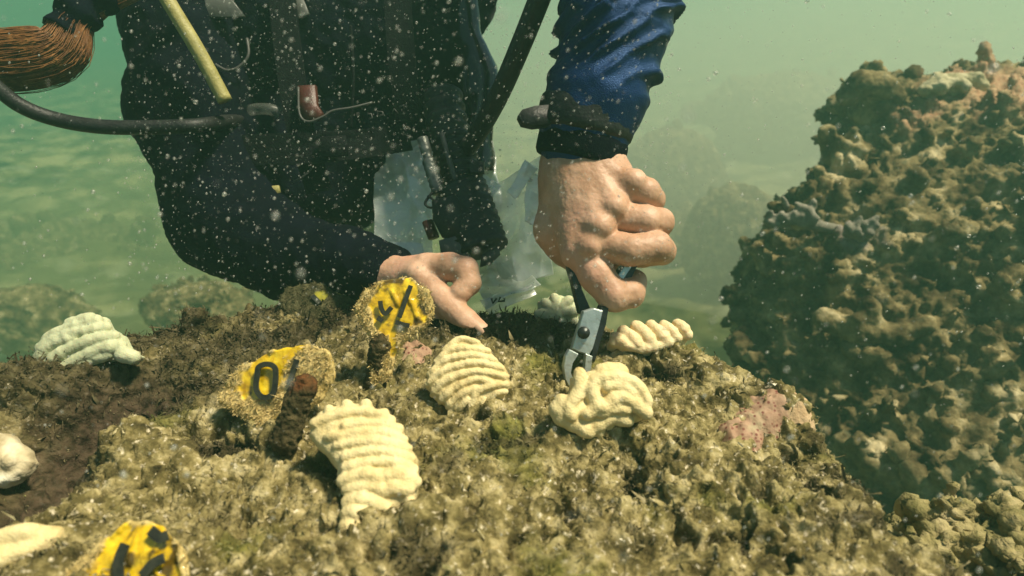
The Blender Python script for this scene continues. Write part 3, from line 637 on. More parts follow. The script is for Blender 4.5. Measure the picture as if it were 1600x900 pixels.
BL = [(c, tuple(np.array(r)*BS)) for c, r in BL]+[((.87, 1.17, -1.0), (.42, .32, .5))]
bo, bV, bN = boulder('coral_boulder', BL, (.27, .62, -1.30), (1.37, 1.78, .27), .0050, 'tall knobbly coral-covered boulder with a pinkish top on the right', 'boulder', M_boulder, 5, knobs=2000, knob_r=(.004, .019), amp=.018, k=.06, attr_fn=b_attr)
def grow(name, chains, r_k, material, label, h=.0028, parent=bo, amp=.003):
    chains = [[(p, r*BS) for p, r in c] for c in chains]; h *= BS; r_k *= BS; amp *= BS; allp = np.array([p for c in chains for p, r in c]); f = Field(allp.min(0)-.07, allp.max(0)+.07, h)
    for c in chains: f.chain(c, r_k)
    V, F = f.mesh(1); N = vnormals(V, F); V = V+N*(amp*fbm(V, .012, 3, 7)+amp*.5*fbm(V, .03, 2, 9))[:, None]
    o = put(name, V, F, material, parent=parent, attr={'pink': np.zeros(len(V)), 'lilac': np.zeros(len(V))})
    if parent is None: return o
    tag(o, label); return o
grow('finger_coral', [[(P(1475, 400, .87*BS), .020), (P(1470, 345, .86*BS), .015), (P(1485, 303, .86*BS), .010)], [(P(1472, 350, .86*BS), .011), (P(1455, 330, .85*BS), .008)]], .01, M_boulder, 'upright finger of coral on the boulder face')
grow('finger_coral', [[(P(1250, 345, .86*BS), .012), (P(1228, 330, .84*BS), .008), (P(1208, 322, .83*BS), .007)]], .008, M_boulder, 'thin coral finger pointing left from the boulder shoulder')
grow('branch_coral', [[(P(1290, 500, .82*BS), .015), (P(1350, 520, .80*BS), .012), (P(1400, 525, .79*BS), .013), (P(1450, 506, .78*BS), .010)], [(P(1335, 520, .8*BS), .012), (P(1340, 500, .79*BS), .009)], [(P(1365, 510, .8*BS), .012), (P(1358, 478, .79*BS), .012)]], .01, M_boulder, 'horizontal branching coral low on the boulder')
grow('table_coral', [[(P(1325, 150, .96*BS), .016), (P(1345, 130, .95*BS), .016), (P(1375, 132, .95*BS), .015), (P(1400, 150, .96*BS), .014)], [(P(1360, 170, 1.0*BS), .03), (P(1362, 140, .98*BS), .022)], [(P(1345, 118, .97*BS), .014)], [(P(1390, 125, .98*BS), .008), (P(1408, 142, .97*BS), .005)]], .012, M_boulder, 'rounded cap of coral on the boulder left summit')
M_cap = mat('pale_crust_coral', [(.35, (.24, .21, .11)), (.65, (.50, .45, .28))], 60, .85, .5, 300, spec=.2)
grow('ridged_coral', [[(P(1446, 140, .94*BS), .009), (P(1465, 124, .94*BS), .008), (P(1495, 124, .94*BS), .007), (P(1525, 122, .94*BS), .008), (P(1535, 135, .94*BS), .009)], [(P(1465, 124, .94*BS), .007), (P(1470, 138, .93*BS), .008), (P(1488, 128, .93*BS), .007)], [(P(1450, 142, .95*BS), .010), (P(1490, 138, .95*BS), .012), (P(1530, 136, .95*BS), .010)], [(P(1500, 126, .93*BS), .006), (P(1508, 136, .93*BS), .008)]], .006, M_cap, 'pale ridged coral lump on top of the boulder', h=.002, amp=.004)

# encrusting lilac and pale twig clusters
ch = []
rs = np.random.default_rng(9)
for i in range(22):
    b = P(1235+rs.uniform(-35, 40), 335+rs.uniform(-14, 18), .83*BS); ch.append([(b, .005), (b+BS*np.array((rs.uniform(-.012, .012), -.006, rs.uniform(.004, .014))), .003)])
for i in range(14):
    b = P(1345+rs.uniform(-25, 25), 350+rs.uniform(-16, 24), .84*BS); ch.append([(b, .005), (b+BS*np.array((rs.uniform(-.012, .012), -.008, rs.uniform(.004, .014))), .0035)])
M_lilac = mat('lilac_coral', [(.35, (.11, .10, .075)), (.65, (.26, .235, .18))], 60, .9, .5, 300, spec=.15)
ch.append([(P(x_, y_, .87*BS), .007) for x_, y_ in ((1205, 348), (1235, 350), (1278, 352), (1320, 362), (1345, 370), (1372, 366))])
grow('twig_coral', ch, .004, M_lilac, 'lilac grey cluster of stubby coral twigs', h=.0025, amp=.001)
ch = []
for i in range(26):
    b = P(1300+rs.uniform(-22, 34), 275+rs.uniform(-60, 30), .93*BS); ch.append([(b, .010), (b+BS*np.array((rs.uniform(-.02, .02), -.012, rs.uniform(.004, .03))), .006)])
grow('tuft_coral', ch, .005, M_boulder, 'stubby coral tufts on the boulder left edge', h=.003)

# small foreground outcrop in the bottom right corner
ch = lambda *a: a
boulder('reef_outcrop', [(P(1500, 870, .42), (.035, .03, .03)), (P(1545, 850, .44), (.02, .02, .02)), (P(1600, 895, .40), (.05, .04, .03)), (P(1470, 840, .44), (.018, .018, .014)), (P(1540, 960, .42), (.10, .07, .05))],
        (.15, .16, -.22), (.50, .46, .04), .0022, 'low lumpy olive tan outcrop in the bottom right corner', 'rock', mat('outcrop', [(.3, (.10, .095, .03)), (.5, (.25, .21, .09)), (.7, (.42, .34, .18))], 60, .95, .9, 400, spec=.1), 12, knobs=1500, knob_r=(.003, .009), amp=.012, k=.012, sc2=.35)

# distant hazy rocks on the seabed
def far_rock(px, py, d, rpx, rpy, label, seed, knobs=26):
    d *= 2.3; c = P(px, py, d); rx = rpx/FPX*d; rz = rpy/FPX*d; lo = c-np.array((rx*1.5, rx*1.5, rz*1.6)); hi = c+np.array((rx*1.5, rx*1.5, rz*1.5)); h = max(rx, rz)/34
    boulder('seabed_rock', [(c, (rx, rx*.9, rz)), (c+np.array((rx*.2, 0, -rz*.5)), (rx*1.1, rx, rz*.7))], lo, hi, h, label, 'rock', M_boulder, seed, knobs=knobs, knob_r=(rx*.06, rx*.16), sc2=rx*4, amp=rx*.10, k=rx*.3, attr_fn=lambda V: {'pink': np.zeros(len(V)), 'lilac': np.zeros(len(V))})
far_rock(1048, 275, 2.1, 78, 72, 'round boulder faint in the haze just right of the hand', 31, 18)
far_rock(1145, 370, 1.45, 75, 80, 'lumpy brownish rock half faded beside the left edge of the coral boulder', 32)
far_rock(1060, 400, 1.75, 90, 70, 'low faint rock below the round boulder, behind the fist', 33)
far_rock(1230, 165, 3.0, 120, 45, 'faint low rock ridge far behind the coral boulder', 34)
far_rock(300, 472, 1.25, 70, 22, 'low rock in the haze behind the rock edge under the elbow', 35)
far_rock(60, 400, 2.2, 140, 40, 'long low hazy rock on the seabed at the left', 36)
far_rock(40, 490, 1.3, 75, 40, 'hazy brown rock at the left edge behind the pale coral', 37)

# ------------------------------------------------------------------ the diver
person = thing('person', (-.15, .95, -.40), 'diver in black suit leaning over the rock, gripping pliers in one hand', 'person')
# gripping hand (fist)
D = .470
f = Field(P(820, 220, .50)-np.array((.02, .06, .10)), P(1070, 220, .46)+np.array((.02, .10, .03)), .0010)
lo = np.minimum(P(815, 200, .54), P(815, 510, .42))-.005; hi = np.maximum(P(1075, 200, .55), P(1075, 510, .55))+.005
f = Field(lo, hi, .00095)
def C(l, k=.006):
    f.chain([(P(a, b, d), r) for a, b, d, r in l], k)
C([(908, 180, .492, .026), (908, 235, .490, .0255), (905, 275, .488, .0245)], .01)
C([(930, 250, .484, .020), (975, 292, .474, .0125)], .010)      # pinky metacarpal
C([(915, 265, .482, .019), (960, 318, .466, .0125)], .010)
C([(900, 275, .482, .019), (935, 358, .461, .0130)], .010)
C([(890, 280, .484, .018), (905, 395, .464, .0130)], .010)      # index metacarpal
C([(880, 265, .492, .0155), (868, 360, .490, .0140), (884, 388, .492, .0125)], .010)   # thumb base
C([(920, 340, .490, .022), (950, 340, .490, .018)], .010)       # palm mass
# knuckle peaks
for a, b, d, r in [(990, 284, .461, .0090), (960, 324, .4535, .0085), (938, 354, .4515, .0085), (922, 385, .4520, .0080)]: f.cap(P(a, b, d), P(a, b, d), r, r, .006)
# tendons on the back of the hand
for a in [[(925, 262, .4665), (962, 318, .454)], [(912, 275, .4655), (935, 352, .4515)], [(940, 255, .4680), (985, 285, .461)]]:
    f.cap(P(*a[0]), P(*a[1]), .0032, .0034, .005)
F1 = [[(984, 290, .466, .0112), (1008, 300, .466, .0108), (1019, 312, .480, .0098), (990, 330, .497, .0090)],
      [(965, 340, .464, .0118), (1010, 345, .460, .0112), (1031, 347, .466, .0102), (1025, 362, .488, .0095), (990, 370, .498, .009)],
      [(935, 382, .460, .0122), (985, 391, .452, .0115), (1026, 386, .455, .0112), (1034, 392, .470, .0102), (1005, 398, .492, .0095), (975, 400, .500, .009)]]
for l in F1: f2 = [(P(a, b, d), r*.95) for a, b, d, r in l]; f.chain(f2, .0016)
C([(910, 392, .464, .0125), (932, 430, .458, .0118), (960, 463, .455, .0112), (984, 459, .459, .0096), (992, 440, .470, .0085)], .003)      # index finger
C([(884, 385, .492, .0125), (915, 415, .500, .0115), (945, 425, .502, .0105)], .005)            # thumb behind
handV, handF = f.mesh(2); N = vnormals(handV, handF)
handV = handV+N*(0.0005*fbm(handV, .010, 2, 2)+.0003*fbm(handV*np.array((1, 1, .45)), .0035, 3, 3, True))[:, None]
# pointing hand
def C2(l, k=.006):
    f.chain([(P(a, b, d-.045), r*.93) for a, b, d, r in l], k)
lo = np.minimum(P(560, 360, .66), P(560, 560, .44))-.005; hi = np.maximum(P(790, 360, .66), P(790, 560, .66))+.06
f = Field(lo, hi, .0011)
def C3(l, k): f.chain([(P(a, b, d), r) for a, b, d, r in l], k)
C3([(594, 428, .556, .0162), (607, 430, .552, .0165), (630, 436, .540, .0160)], .008)
C3([(628, 430, .542, .0150), (668, 419, .525, .0118), (703, 417, .518, .0110), (726, 423, .515, .0108), (732, 442, .512, .0096), (719, 458, .508, .0086)], .0025)
C3([(628, 440, .540, .0150), (653, 432, .522, .0122), (700, 477, .508, .0104), (728, 502, .502, .0094), (752, 521, .4985, .0084)], .0025)
C3([(640, 455, .532, .0130), (672, 487, .521, .0100), (702, 516, .511, .0090), (722, 533, .504, .0080)], .0025)
C3([(632, 465, .540, .0120), (655, 500, .530, .0095), (680, 530, .520, .0085)], .0025)
f.cap(P(653, 428, .514), P(653, 428, .514), .0060, .0060, .006)
h2V, h2F = f.mesh(2); N = vnormals(h2V, h2F); h2V = h2V+N*(.0005*fbm(h2V, .010, 2, 5)+.0002*fbm(h2V, .0022, 3, 6))[:, None]
# coarse body under the clothes
LEG = [[(P(430, 300, 1.00), .085), (P(420, 250, 1.30), .075), (P(380, 330, 1.6), .055), (P(360, 330, 1.95), .04)], [(P(560, 250, 1.00), .085), (P(590, 240, 1.30), .07), (P(560, 300, 1.6), .05), (P(540, 310, 1.95), .038)]]
ARMR = [(P(290, -90, .72), .060), (P(290, 30, .70), .056), (P(300, 170, .67), .054), (P(352, 318, .66), .049), (P(385, 362, .65), .044), (P(450, 398, .635), .037), (P(540, 416, .60), .030), (P(608, 432, .555), .0235)]
ARML = [(P(700, -330, .80), .07), (P(900, -330, .60), .055), (P(1010, -220, .51), .046), (P(985, -60, .49), .0375), (P(960, 50, .485), .0335), (P(932, 150, .485), .0305), (P(911, 225, .487), .0275)]
TOR = [(P(470, -160, .86), .15), (P(470, 60, .86), .145), (P(480, 230, .90), .125)]
HEAD = P(170, -190, .68)
f = Field((-.62, .35, -.30), (.45, 2.1, .80), .011)
for l in LEG+[ARMR, [(p, r*.93) for p, r in ARML], TOR, [(TOR[0][0], .1), (P(330, -190, .75), .06), (HEAD, .05)]]: f.chain([(p, r*.86) for p, r in l], .03)
f.ell(HEAD, (.075, .095, .11), .02)
bV_, bF_ = f.mesh(1)
VV = np.vstack([bV_, handV, h2V]); FF = np.vstack([bF_, handF+len(bV_), h2F+len(bV_)+len(handV)])
body = put('body', VV, FF, M_skin, parent=person)
# fingernail of the pointing finger
nl = extrude([P(745, 506, .4912), P(753, 511, .4907), P(757, 518, .4905), P(754, 522, .4905), P(747, 519, .4905), P(741, 511, .4912)], -FWD, .0012)
M_nail = mat('nail', [(.3, (.48, .30, .20)), (.7, (.55, .36, .25))], 40, .3, spec=.5)
put('fingernail', *nl, M_nail, parent=body)
# wetsuit: torso, legs, right arm
f = Field((-.66, .40, -.32), (.30, 2.15, .80), .0068)
for l in LEG+[TOR, [(TOR[0][0], .11), (P(330, -190, .76), .07)]]: f.chain([(p, r) for p, r in l], .03)
f.ell(HEAD+np.array((0, .02, .01)), (.083, .10, .118), .02)
f.chain([(p, r*1.0) for p, r in TOR], .03)
wV, wF = f.mesh(2); N = vnormals(wV, wF); wV = wV+N*(.006*fbm(wV, .07, 3, 2))[:, None]
put('wetsuit', wV, wF, M_suit, parent=person)
f = Field((-.55, .40, -.12), (-.02, .98, .50), .0032)
f.chain(ARMR[:-1]+[(P(598, 429, .562), .0262)], .02)
f.cap(P(318, 372, .655), P(318, 372, .655), .020, .020, .03)
for i in range(6): f.cap(P(232+random.uniform(-6, 6), 20+i*38, .69), P(300, 40+i*38, .64), .013, .010, .012)
aV, aF = f.mesh(2); N = vnormals(aV, aF); aV = aV+N*(.004*fbm(aV, .035, 3, 4, True))[:, None]
put('wetsuit_sleeve', aV, aF, M_navy, parent=person)
# blue sleeve with diagonal folds
f = Field((-.12, .30, -.01), (.30, .90, .62), .0021)
SL = [(p, r*1.12) for p, r in ARML[1:-1]]+[(P(912, 215, .487), .0292)]
f.chain(SL, .015); f.cap(P(911, 200, .487), P(909, 243, .488), .0300, .0290, .01)
sV, sF = f.mesh(2); N = vnormals(sV, sF)
cen = np.array([p for p, r in SL]); 
def axial(V, path):
    best = np.full(len(V), 9.); s = np.zeros(len(V)); foot = np.zeros_like(V); acc = 0
    for i in range(len(path)-1):
        a, b = path[i], path[i+1]; e = b-a; L = np.linalg.norm(e); t = np.clip(((V-a)@e)/(L*L), 0, 1); q = a+t[:, None]*e; d = np.linalg.norm(V-q, axis=1); m = d < best
        best[m] = d[m]; s[m] = acc+t[m]*L; foot[m] = q[m]; acc += L
    return s, foot, acc
s_, ft, Ltot = axial(sV, cen); rad = sV-ft; u_ = rad@RX/.035
ph = (Ltot-s_)/.019 - 2.1*u_ + .8*fbm(sV, .05, 2, 8)
fold = np.power(.5+.5*np.cos(2*math.pi*ph), 3.5)*(.4+sstep(-.5, .3, fbm(sV, .045, 2, 19)))
ampf = .0062*sstep(.02, .055, Ltot-s_)*(.55+.6*fbm(sV, .04, 2, 13)+.35)
sV = sV+N*(ampf*(fold-.35)+.0012*fbm(sV, .015, 2, 3))[:, None]
put('blue_sleeve', sV, sF, M_blue, parent=person)
# wrist cuff and strap
def ringband(c, ax, r, w, t, name, mtl, flat=1., bumps=0):
    path = [c+ax*k for k in np.linspace(-w/2, w/2, 8)]; prof = [r*.985, r+t*.8, r+t, r+t, r+t, r+t, r+t*.8, r*.985]; V, F = tube(path, prof, 40, flat); V = np.array(V)
    if bumps: V = V+bumps*perlin(V/.008)[:, None]*nrm(np.array((.3, -1, .2)))
    return V, F
axw = nrm(P(907, 250, .489)-P(932, 150, .485))
V, F = ringband(P(916, 186, .487), axw, .0335, .026, .0026, 'x', M_rubber, bumps=.0015)
st = put('wrist_strap', V, F, M_rubber, parent=person, smooth=True)
tab = extrude([P(862, 166, .470), P(835, 168, .466), P(815, 174, .464), P(808, 184, .463), P(814, 196, .463), P(832, 200, .464), P(855, 197, .468), P(870, 196, .472)], nrm(np.array((.1, -.8, .5))), .008)
put('strap_end', *tab, M_rubber, parent=st)
V, F = ringband(P(909, 232, .4885), axw, .0318, .020, .0015, 'x', M_navy, bumps=.001)
put('cuff', V, F, M_navy, parent=person)
# hair: ponytail with band
hp = catmull([P(300, -60, .60), P(190, -10, .585), P(122, 30, .575), P(95, 78, .57), P(40, 92, .565), P(-40, 96, .56), P(-110, 88, .55)], 10)
parts = []
HT, HN, HB = frame_of(hp)
for i in range(4200):
    a = rng.uniform(0, 2*math.pi); rr = math.sqrt(rng.random())
    n = len(hp); tt = np.linspace(0, 1, n); prof = .0075+.0135*np.sin(np.clip((tt-.25)/.75, 0, 1)*math.pi*.80); aa = a+np.linspace(0, rng.normal()*.5, n); off = HN*np.cos(aa)[:, None]+HB*np.sin(aa)[:, None]; o2 = off*0; rr = rng.uniform(.72, 1.08)
    pth = hp+(off*rr+o2*.7*rr)*prof[:, None]*(1+.10*rng.normal())+.0018*np.stack([perlin(np.stack([tt*4+i*3.1, tt*0+k*9., tt*0], 1)) for k in range(3)], 1)*(tt[:, None]*2)
    s0 = rng.integers(0, 3); e0 = n-rng.integers(0, 16); pth = pth[s0:e0:3]
    if len(pth) > 4: parts.append(tube(pth, .00032, 3, cap=False))
V, F = joinm(parts)
f = Field(hp.min(0)-.05, hp.max(0)+.05, .003)
n = len(hp); tt = np.linspace(0, 1, n); prof = .0066+.0125*np.sin(np.clip((tt-.25)/.75, 0, 1)*math.pi*.80)
f.chain([(hp[i], prof[i]*.92) for i in range(n)], .004); V2, F2 = f.mesh(1)
hV = np.vstack([np.array(V), V2]); hF = list(F)+[tuple(int(i)+len(V) for i in q) for q in F2]
hair = put('hair', hV, hF, M_hair, parent=person)
bp_ = catmull([P(165, -18, .582), P(128, 14, .576), P(104, 52, .572)], 8); rr = .0175+.002*np.sin(np.linspace(0, 14, len(bp_)))
V, F = tube(bp_, rr, 20); V = np.array(V)+.003*perlin(np.array(V)/.01)[:, None]; put('hair_tie', V, F, M_suit, parent=hair)
# buoyancy vest over the torso (front panels, side bladder, straps, fittings)
vest = thing('x', person['_w'], None, None); vest.name = 'x'; bpy.data.objects.remove(vest)
f = Field((-.28, .42, -.12), (.08, .95, .45), .0034)
f.ell(P(600, 90, .74), (.085, .07, .13), .03); f.ell(P(470, 120, .73), (.08, .06, .12), .03); f.ell(P(560, 250, .74), (.07, .06, .055), .03); f.ell(P(400, 250, .72), (.07, .06, .07), .03); f.ell(P(640, -40, .75), (.10, .08, .10), .03)
f.ell(P(480, 300, .72), (.06, .05, .035), .02)
vV, vF = f.mesh(2); N = vnormals(vV, vF); vV = vV+N*(.006*fbm(vV, .05, 3, 4)+.003*fbm(vV, .018, 2, 5, True))[:, None]
vest = put('buoyancy_vest', vV, vF, M_suit, parent=person)
V, F = tube(catmull([P(700, -60, .73), P(722, 40, .72), P(742, 110, .71), P(748, 190, .71), P(738, 260, .72)], 10), [.018+.004*math.sin(i*.35) for i in range(41)], 18, 1.2)
V = np.array(V)+.002*perlin(np.array(V)/.02)[:, None]; put('air_bladder', V, F, M_gloss, parent=vest)
V, F = tube(catmull([P(738, 88, .688), P(748, 110, .686), P(750, 150, .686), P(744, 190, .688)], 8), .0024, 8); put('piping', V, F, M_clear, parent=vest)
pn = extrude([P(288, -14, .655), P(352, -14, .655), P(384, 26, .652), P(345, 28, .652), P(300, 26, .652)], -FWD, .004); put('gap_patch', *pn, M_grey, parent=vest)  # grey plate put where only water shows through a gap
pn = extrude([P(430, -12, .66), P(470, -12, .66), P(484, 22, .655), P(470, 30, .655), P(440, 8, .655)], -FWD, .004); put('gap_patch', *pn, M_grey, parent=vest)
def strap(pts, w, name='webbing_strap'):
    pth = catmull([P(*q) for q in pts], 8); T = np.gradient(pth, axis=0); T /= np.linalg.norm(T, axis=1)[:, None]; B = np.cross(T, FWD); V = []; F = []
    for i, q in enumerate(pth): V += [q-B[i]*w/2, q-B[i]*w/2-FWD*.003, q+B[i]*w/2-FWD*.003, q+B[i]*w/2]
    m = len(pth)
    for i in range(m-1):
        for a in range(4): b = (a+1) % 4; F.append((i*4+a, i*4+b, (i+1)*4+b, (i+1)*4+a))
    F += [(3, 2, 1, 0), tuple((m-1)*4+a for a in range(4))]; return put(name, V, F, M_strap, parent=vest, smooth=False)
strap([(440, -20, .650), (452, 90, .640), (470, 200, .635), (500, 300, .650)], .026)
strap([(620, -20, .645), (628, 90, .640), (640, 190, .650)], .026)
strap([(380, 236, .640), (470, 232, .632), (560, 226, .645), (640, 214, .665)], .030)
bk = extrude([P(498, 214, .624), P(540, 212, .624), P(544, 244, .624), P(500, 247, .624)], -FWD, .006); put('buckle', *bk, M_strap, parent=vest)
for a_, b_ in (((548, 40), (548, 200)),):
    V, F = tube(catmull([P(a_[0], a_[1], .642), P(552, 120, .638), P(b_[0], b_[1], .645)], 20), .0016, 6); put('zip', V, F, M_strap, parent=vest)
# curved wire ring
V, F = tube(catmull([P(386, 60, .64), P(388, 86, .637), P(374, 104, .636), P(355, 110, .635), P(338, 102, .636)], 6), .0014, 8); put('d_ring', V, F, M_wire, parent=vest)
V, F = tube(catmull([P(392, 172, .642), P(405, 170, .638), P(422, 171, .638), P(438, 176, .642)], 5), .0055, 12); put('clear_toggle', V, F, M_clear, parent=vest)
cl = extrude([P(398, 305, .645), P(412, 292, .640), P(436, 290, .638), P(438, 300, .638), P(425, 312, .64), P(405, 318, .645)], -FWD, .006); put('olive_clip', *cl, M_olive, parent=vest)
V, F = tube(catmull([P(455, 286, .64), P(475, 275, .635), P(488, 262, .635)], 5), .0009, 6); put('pull_cord', V, F, M_wire, parent=vest)
# small printed letters on the vest, too worn to read: raised marks
def marks(pls, d, w, name, parent, mtl):
    parts = []
    for pl in pls:
        V, F = tube(np.array([P(a, b, d) for a, b in pl]), w, 6); parts.append((V, F))
    V, F = joinm(parts); put(name, V, F, mtl, parent=parent)
marks([[(574, 178), (580, 178), (582, 184), (576, 186)], [(590, 182), (590, 174), (598, 175), (599, 179), (592, 181)], [(612, 178), (616, 170), (622, 177)], [(624, 167), (631, 164), (631, 170)]], .640, .0007, 'worn_print', vest, M_wire)
# red clip with cord hanging on the chest: a whistle
wh = thing('whistle', P(485, 190, .63), 'dull red whistle with a thin pale cord hanging on the diver chest', 'whistle')
cl = extrude([P(467, 135, .632), P(494, 134, .632), P(497, 165, .628), P(506, 178, .628), P(500, 187, .628), P(480, 189, .628), P(468, 180, .629), P(466, 158, .63)], -FWD, .009); put('whistle_body', *cl, M_red, parent=wh)
V, F = tube(catmull([P(466, 136, .626), P(468, 178, .622), P(482, 190, .621), P(505, 182, .621), P(520, 173, .622), P(550, 168, .625), P(582, 160, .630)], 6), .0011, 8); put('cord', V, F, M_wire, parent=wh)

# hoses
def hose(name, pts, r, material, label, cat='hose', ribs=0, group=None):
    V, F = tube(catmull(pts, 14), r, 18); o = put(name, V, F, material); tag(o, label, cat, group); return o
hose('air_hose', [P(-130, 60, .52), P(-30, 118, .53), P(30, 164, .545), P(90, 187, .56), P(160, 198, .565), P(240, 199, .572), P(310, 196, .582), P(350, 190, .62), P(380, 188, .66)], .0062, M_rubber, 'black rubber hose curving in from the left edge to the diver chest')
hose('air_hose', [P(880, -100, .46), P(850, -20, .485), P(812, 75, .515), P(775, 158, .55), P(735, 225, .60), P(700, 262, .66)], .0083, M_rubber, 'straight black hose slanting down beside the blue sleeve')
hose('pointer_stick', [P(236, -50, .585), P(262, 0, .585), P(310, 80, .59), P(352, 158, .598)], .0064, M_olive, 'slim olive yellow stick lying across the diver shoulder', 'stick')

# inflator: corrugated hose with control head, metal quick connect, red button
inf = thing('inflator', P(735, 400, .60), 'black ribbed inflator hose with metal coupling and red button hanging above the pointing hand', 'inflator')
pth = catmull([P(690, 150, .64), P(702, 210, .625), P(716, 260, .615), P(728, 310, .607)], 16); n = len(pth)
V, F = tube(pth, [.0185+.0022*math.sin(i*1.35) for i in range(n)], 20); put('ribbed_hose', V, F, M_rubber, parent=inf)
pth = catmull([P(722, 296, .605), P(738, 340, .598), P(756, 392, .590)], 14); n = len(pth)
V, F = tube(pth, [.0225+.0010*(1 if (i % 3 == 0) else 0) for i in range(n)], 22); put('control_head', V, F, M_rubber, parent=inf)
cl = extrude([P(676, 316, .592), P(712, 306, .588), P(735, 330, .586), P(742, 368, .586), P(718, 382, .588), P(692, 372, .590), P(678, 345, .591)], -FWD, .022); put('control_head_side', *cl, M_rubber, parent=inf)
V, F = tube([P(668, 346, .592), P(678, 372, .590)], .0065, 14, .7); put('red_button', V, F, M_red, parent=inf)
cl = extrude([P(686, 376, .582), P(712, 368, .580), P(736, 400, .580), P(716, 416, .582), P(690, 402, .583)], -FWD, .006); put('grey_flap', *cl, M_grey, parent=inf)
cl = extrude([P(752, 398, .585), P(778, 385, .583), P(782, 398, .583), P(768, 412, .585), P(750, 418, .587)], -FWD, .008); put('mouthpiece', *cl, M_grey, parent=inf)
qc = catmull([P(660, 216, .600), P(670, 250, .597), P(686, 302, .593)], 12); n = len(qc)
V, F = tube(qc, [.0052 if i < 9 else (.0042 if i < 12 else (.0066 if i % 2 else .0060)) for i in range(n)], 16); put('metal_coupling', V, F, M_coupl, parent=inf)
V, F = tube(catmull([P(690, 208, .598), P(702, 250, .594), P(712, 282, .592)], 6), .0024, 8); put('coupling_bar', V, F, M_wire, parent=inf)
V, F = joinm([tube(catmull([P(676, 300, .588), P(664, 318, .586), P(676, 324, .585), P(684, 306, .586)], 5), .0012, 6), tube(np.array([P(668, 306, .586), P(686, 318, .585)]), .0011, 6)]); put('wire_clip', V, F, M_rubber, parent=inf)
cl = box(P(746, 262, .592), RX*.006, UPV*.005, FWD*.006); put('hose_tab', *cl, M_rubber, parent=inf, smooth=False)

# ------------------------------------------------------------------ plastic sheets
def sheet(name, corners, depth_n, n, amp, material, label, cat, sc_=.05, seed=0, thick=.0006, parent=None, group=None):
    """corners: 4 (px,py,d) going round; crumpled thin bag wall"""
    c = [P(*k) for k in corners]; u, v = np.meshgrid(np.linspace(0, 1, n), np.linspace(0, 1, n)); u = u.ravel()[:, None]; v = v.ravel()[:, None]
    Q = c[0]*(1-u)*(1-v)+c[1]*u*(1-v)+c[2]*u*v+c[3]*(1-u)*v
    d = amp*fbm(Q, sc_, 3, seed, True)+amp*.5*fbm(Q, sc_*.4, 2, seed+3); edge_ = np.stack([perlin(Q/.03+seed), 0*d, perlin(Q/.03+seed+7)], 1)*.004
    Q = Q-FWD*d[:, None]+edge_; F = gridF(n, n)[:, ::-1]; V = np.vstack([Q, Q+FWD*thick]); F2 = gridF(n, n)+n*n
    ring = [i for i in range(n)]+[i*n+n-1 for i in range(1, n)]+[n*n-1-i for i in range(1, n)]+[(n-1-i)*n for i in range(1, n-1)]; r = np.array(ring); r2 = np.roll(r, -1)
    F3 = np.stack([r, r2, r2+n*n, r+n*n], 1); o = put(name, V, np.vstack([F, F2, F3]), material, parent=parent)
    if parent is None: tag(o, label, cat, group)
    return o
bag = thing('plastic_bag', P(630, 400, .66), 'milky green plastic bag hanging below the diver chest left of the inflator', 'bag', 'plastic bags')
sheet('bag_front', [(588, 235, .70), (665, 215, .70), (680, 400, .66), (588, 395, .66)], 0, 90, .012, M_bag, '', '', sc_=.10, seed=2, parent=bag)
sheet('bag_back', [(584, 240, .73), (770, 225, .73), (790, 330, .72), (590, 400, .70)], 0, 60, .010, M_bag, '', '', seed=5, parent=bag)
sheet('bag_seal', [(608, 377, .645), (660, 382, .645), (662, 402, .642), (610, 400, .642)], 0, 20, .002, M_bagwhite, '', '', seed=6, parent=bag)
bag2 = thing('plastic_bag', P(830, 450, .60), 'clear plastic bag with bright white folds left of the fist', 'bag', 'plastic bags')
sheet('bag_film', [(758, 300, .62), (850, 245, .60), (862, 430, .59), (762, 450, .61)], 0, 80, .014, M_film, '', '', sc_=.12, seed=8, parent=bag2)
sheet('bag_fold', [(822, 250, .585), (845, 262, .585), (806, 312, .590), (788, 300, .59)], 0, 30, .003, M_bagwhite, '', '', seed=9, parent=bag2)
sheet('bag_fold', [(830, 268, .588), (852, 275, .588), (838, 355, .592), (818, 345, .592)], 0, 30, .003, M_bagwhite, '', '', seed=10, parent=bag2)
bag3 = thing('plastic_bag', P(790, 480, .60), 'crumpled clear bag with faint handwritten marks lying on the rock right of the pointing hand', 'bag', 'plastic bags')
sheet('bag_film', [(742, 408, .63), (800, 400, .63), (848, 440, .58), (756, 486, .56)], 0, 80, .012, M_bag, '', '', seed=12, parent=bag3)
sheet('bag_fold', [(750, 470, .565), (825, 445, .575), (835, 458, .57), (770, 492, .56)], 0, 30, .003, M_film, '', '', seed=13, parent=bag3)
marks([[(768, 466), (770, 474), (776, 466)], [(782, 464), (779, 471), (788, 470), (788, 466)]], .552, .0010, 'handwriting', bag3, M_ink)
bag4 = thing('plastic_bag', P(780, 300, .66), 'small white scrap of bag showing behind the inflator', 'bag', 'plastic bags')
sheet('bag_fold', [(752, 268, .64), (782, 290, .64), (768, 312, .64), (756, 300, .64)], 0, 24, .002, M_bagwhite, '', '', seed=14, parent=bag4)
# green translucent fin blade behind the elbow
fo = sheet('swim_fin', [(286, 408, .95), (330, 388, .92), (440, 446, .86), (420, 462, .86)], 0, 40, .004, M_fin, 'translucent green fin blade showing below the diver elbow', 'fin', seed=20, thick=.004)
fo2 = sheet('swim_fin', [(500, 345, .95), (590, 330, .95), (600, 396, .92), (520, 372, .92)], 0, 40, .004, M_fin, 'dark green fin blade glimpsed between the forearm and chest', 'fin', seed=21, thick=.004)

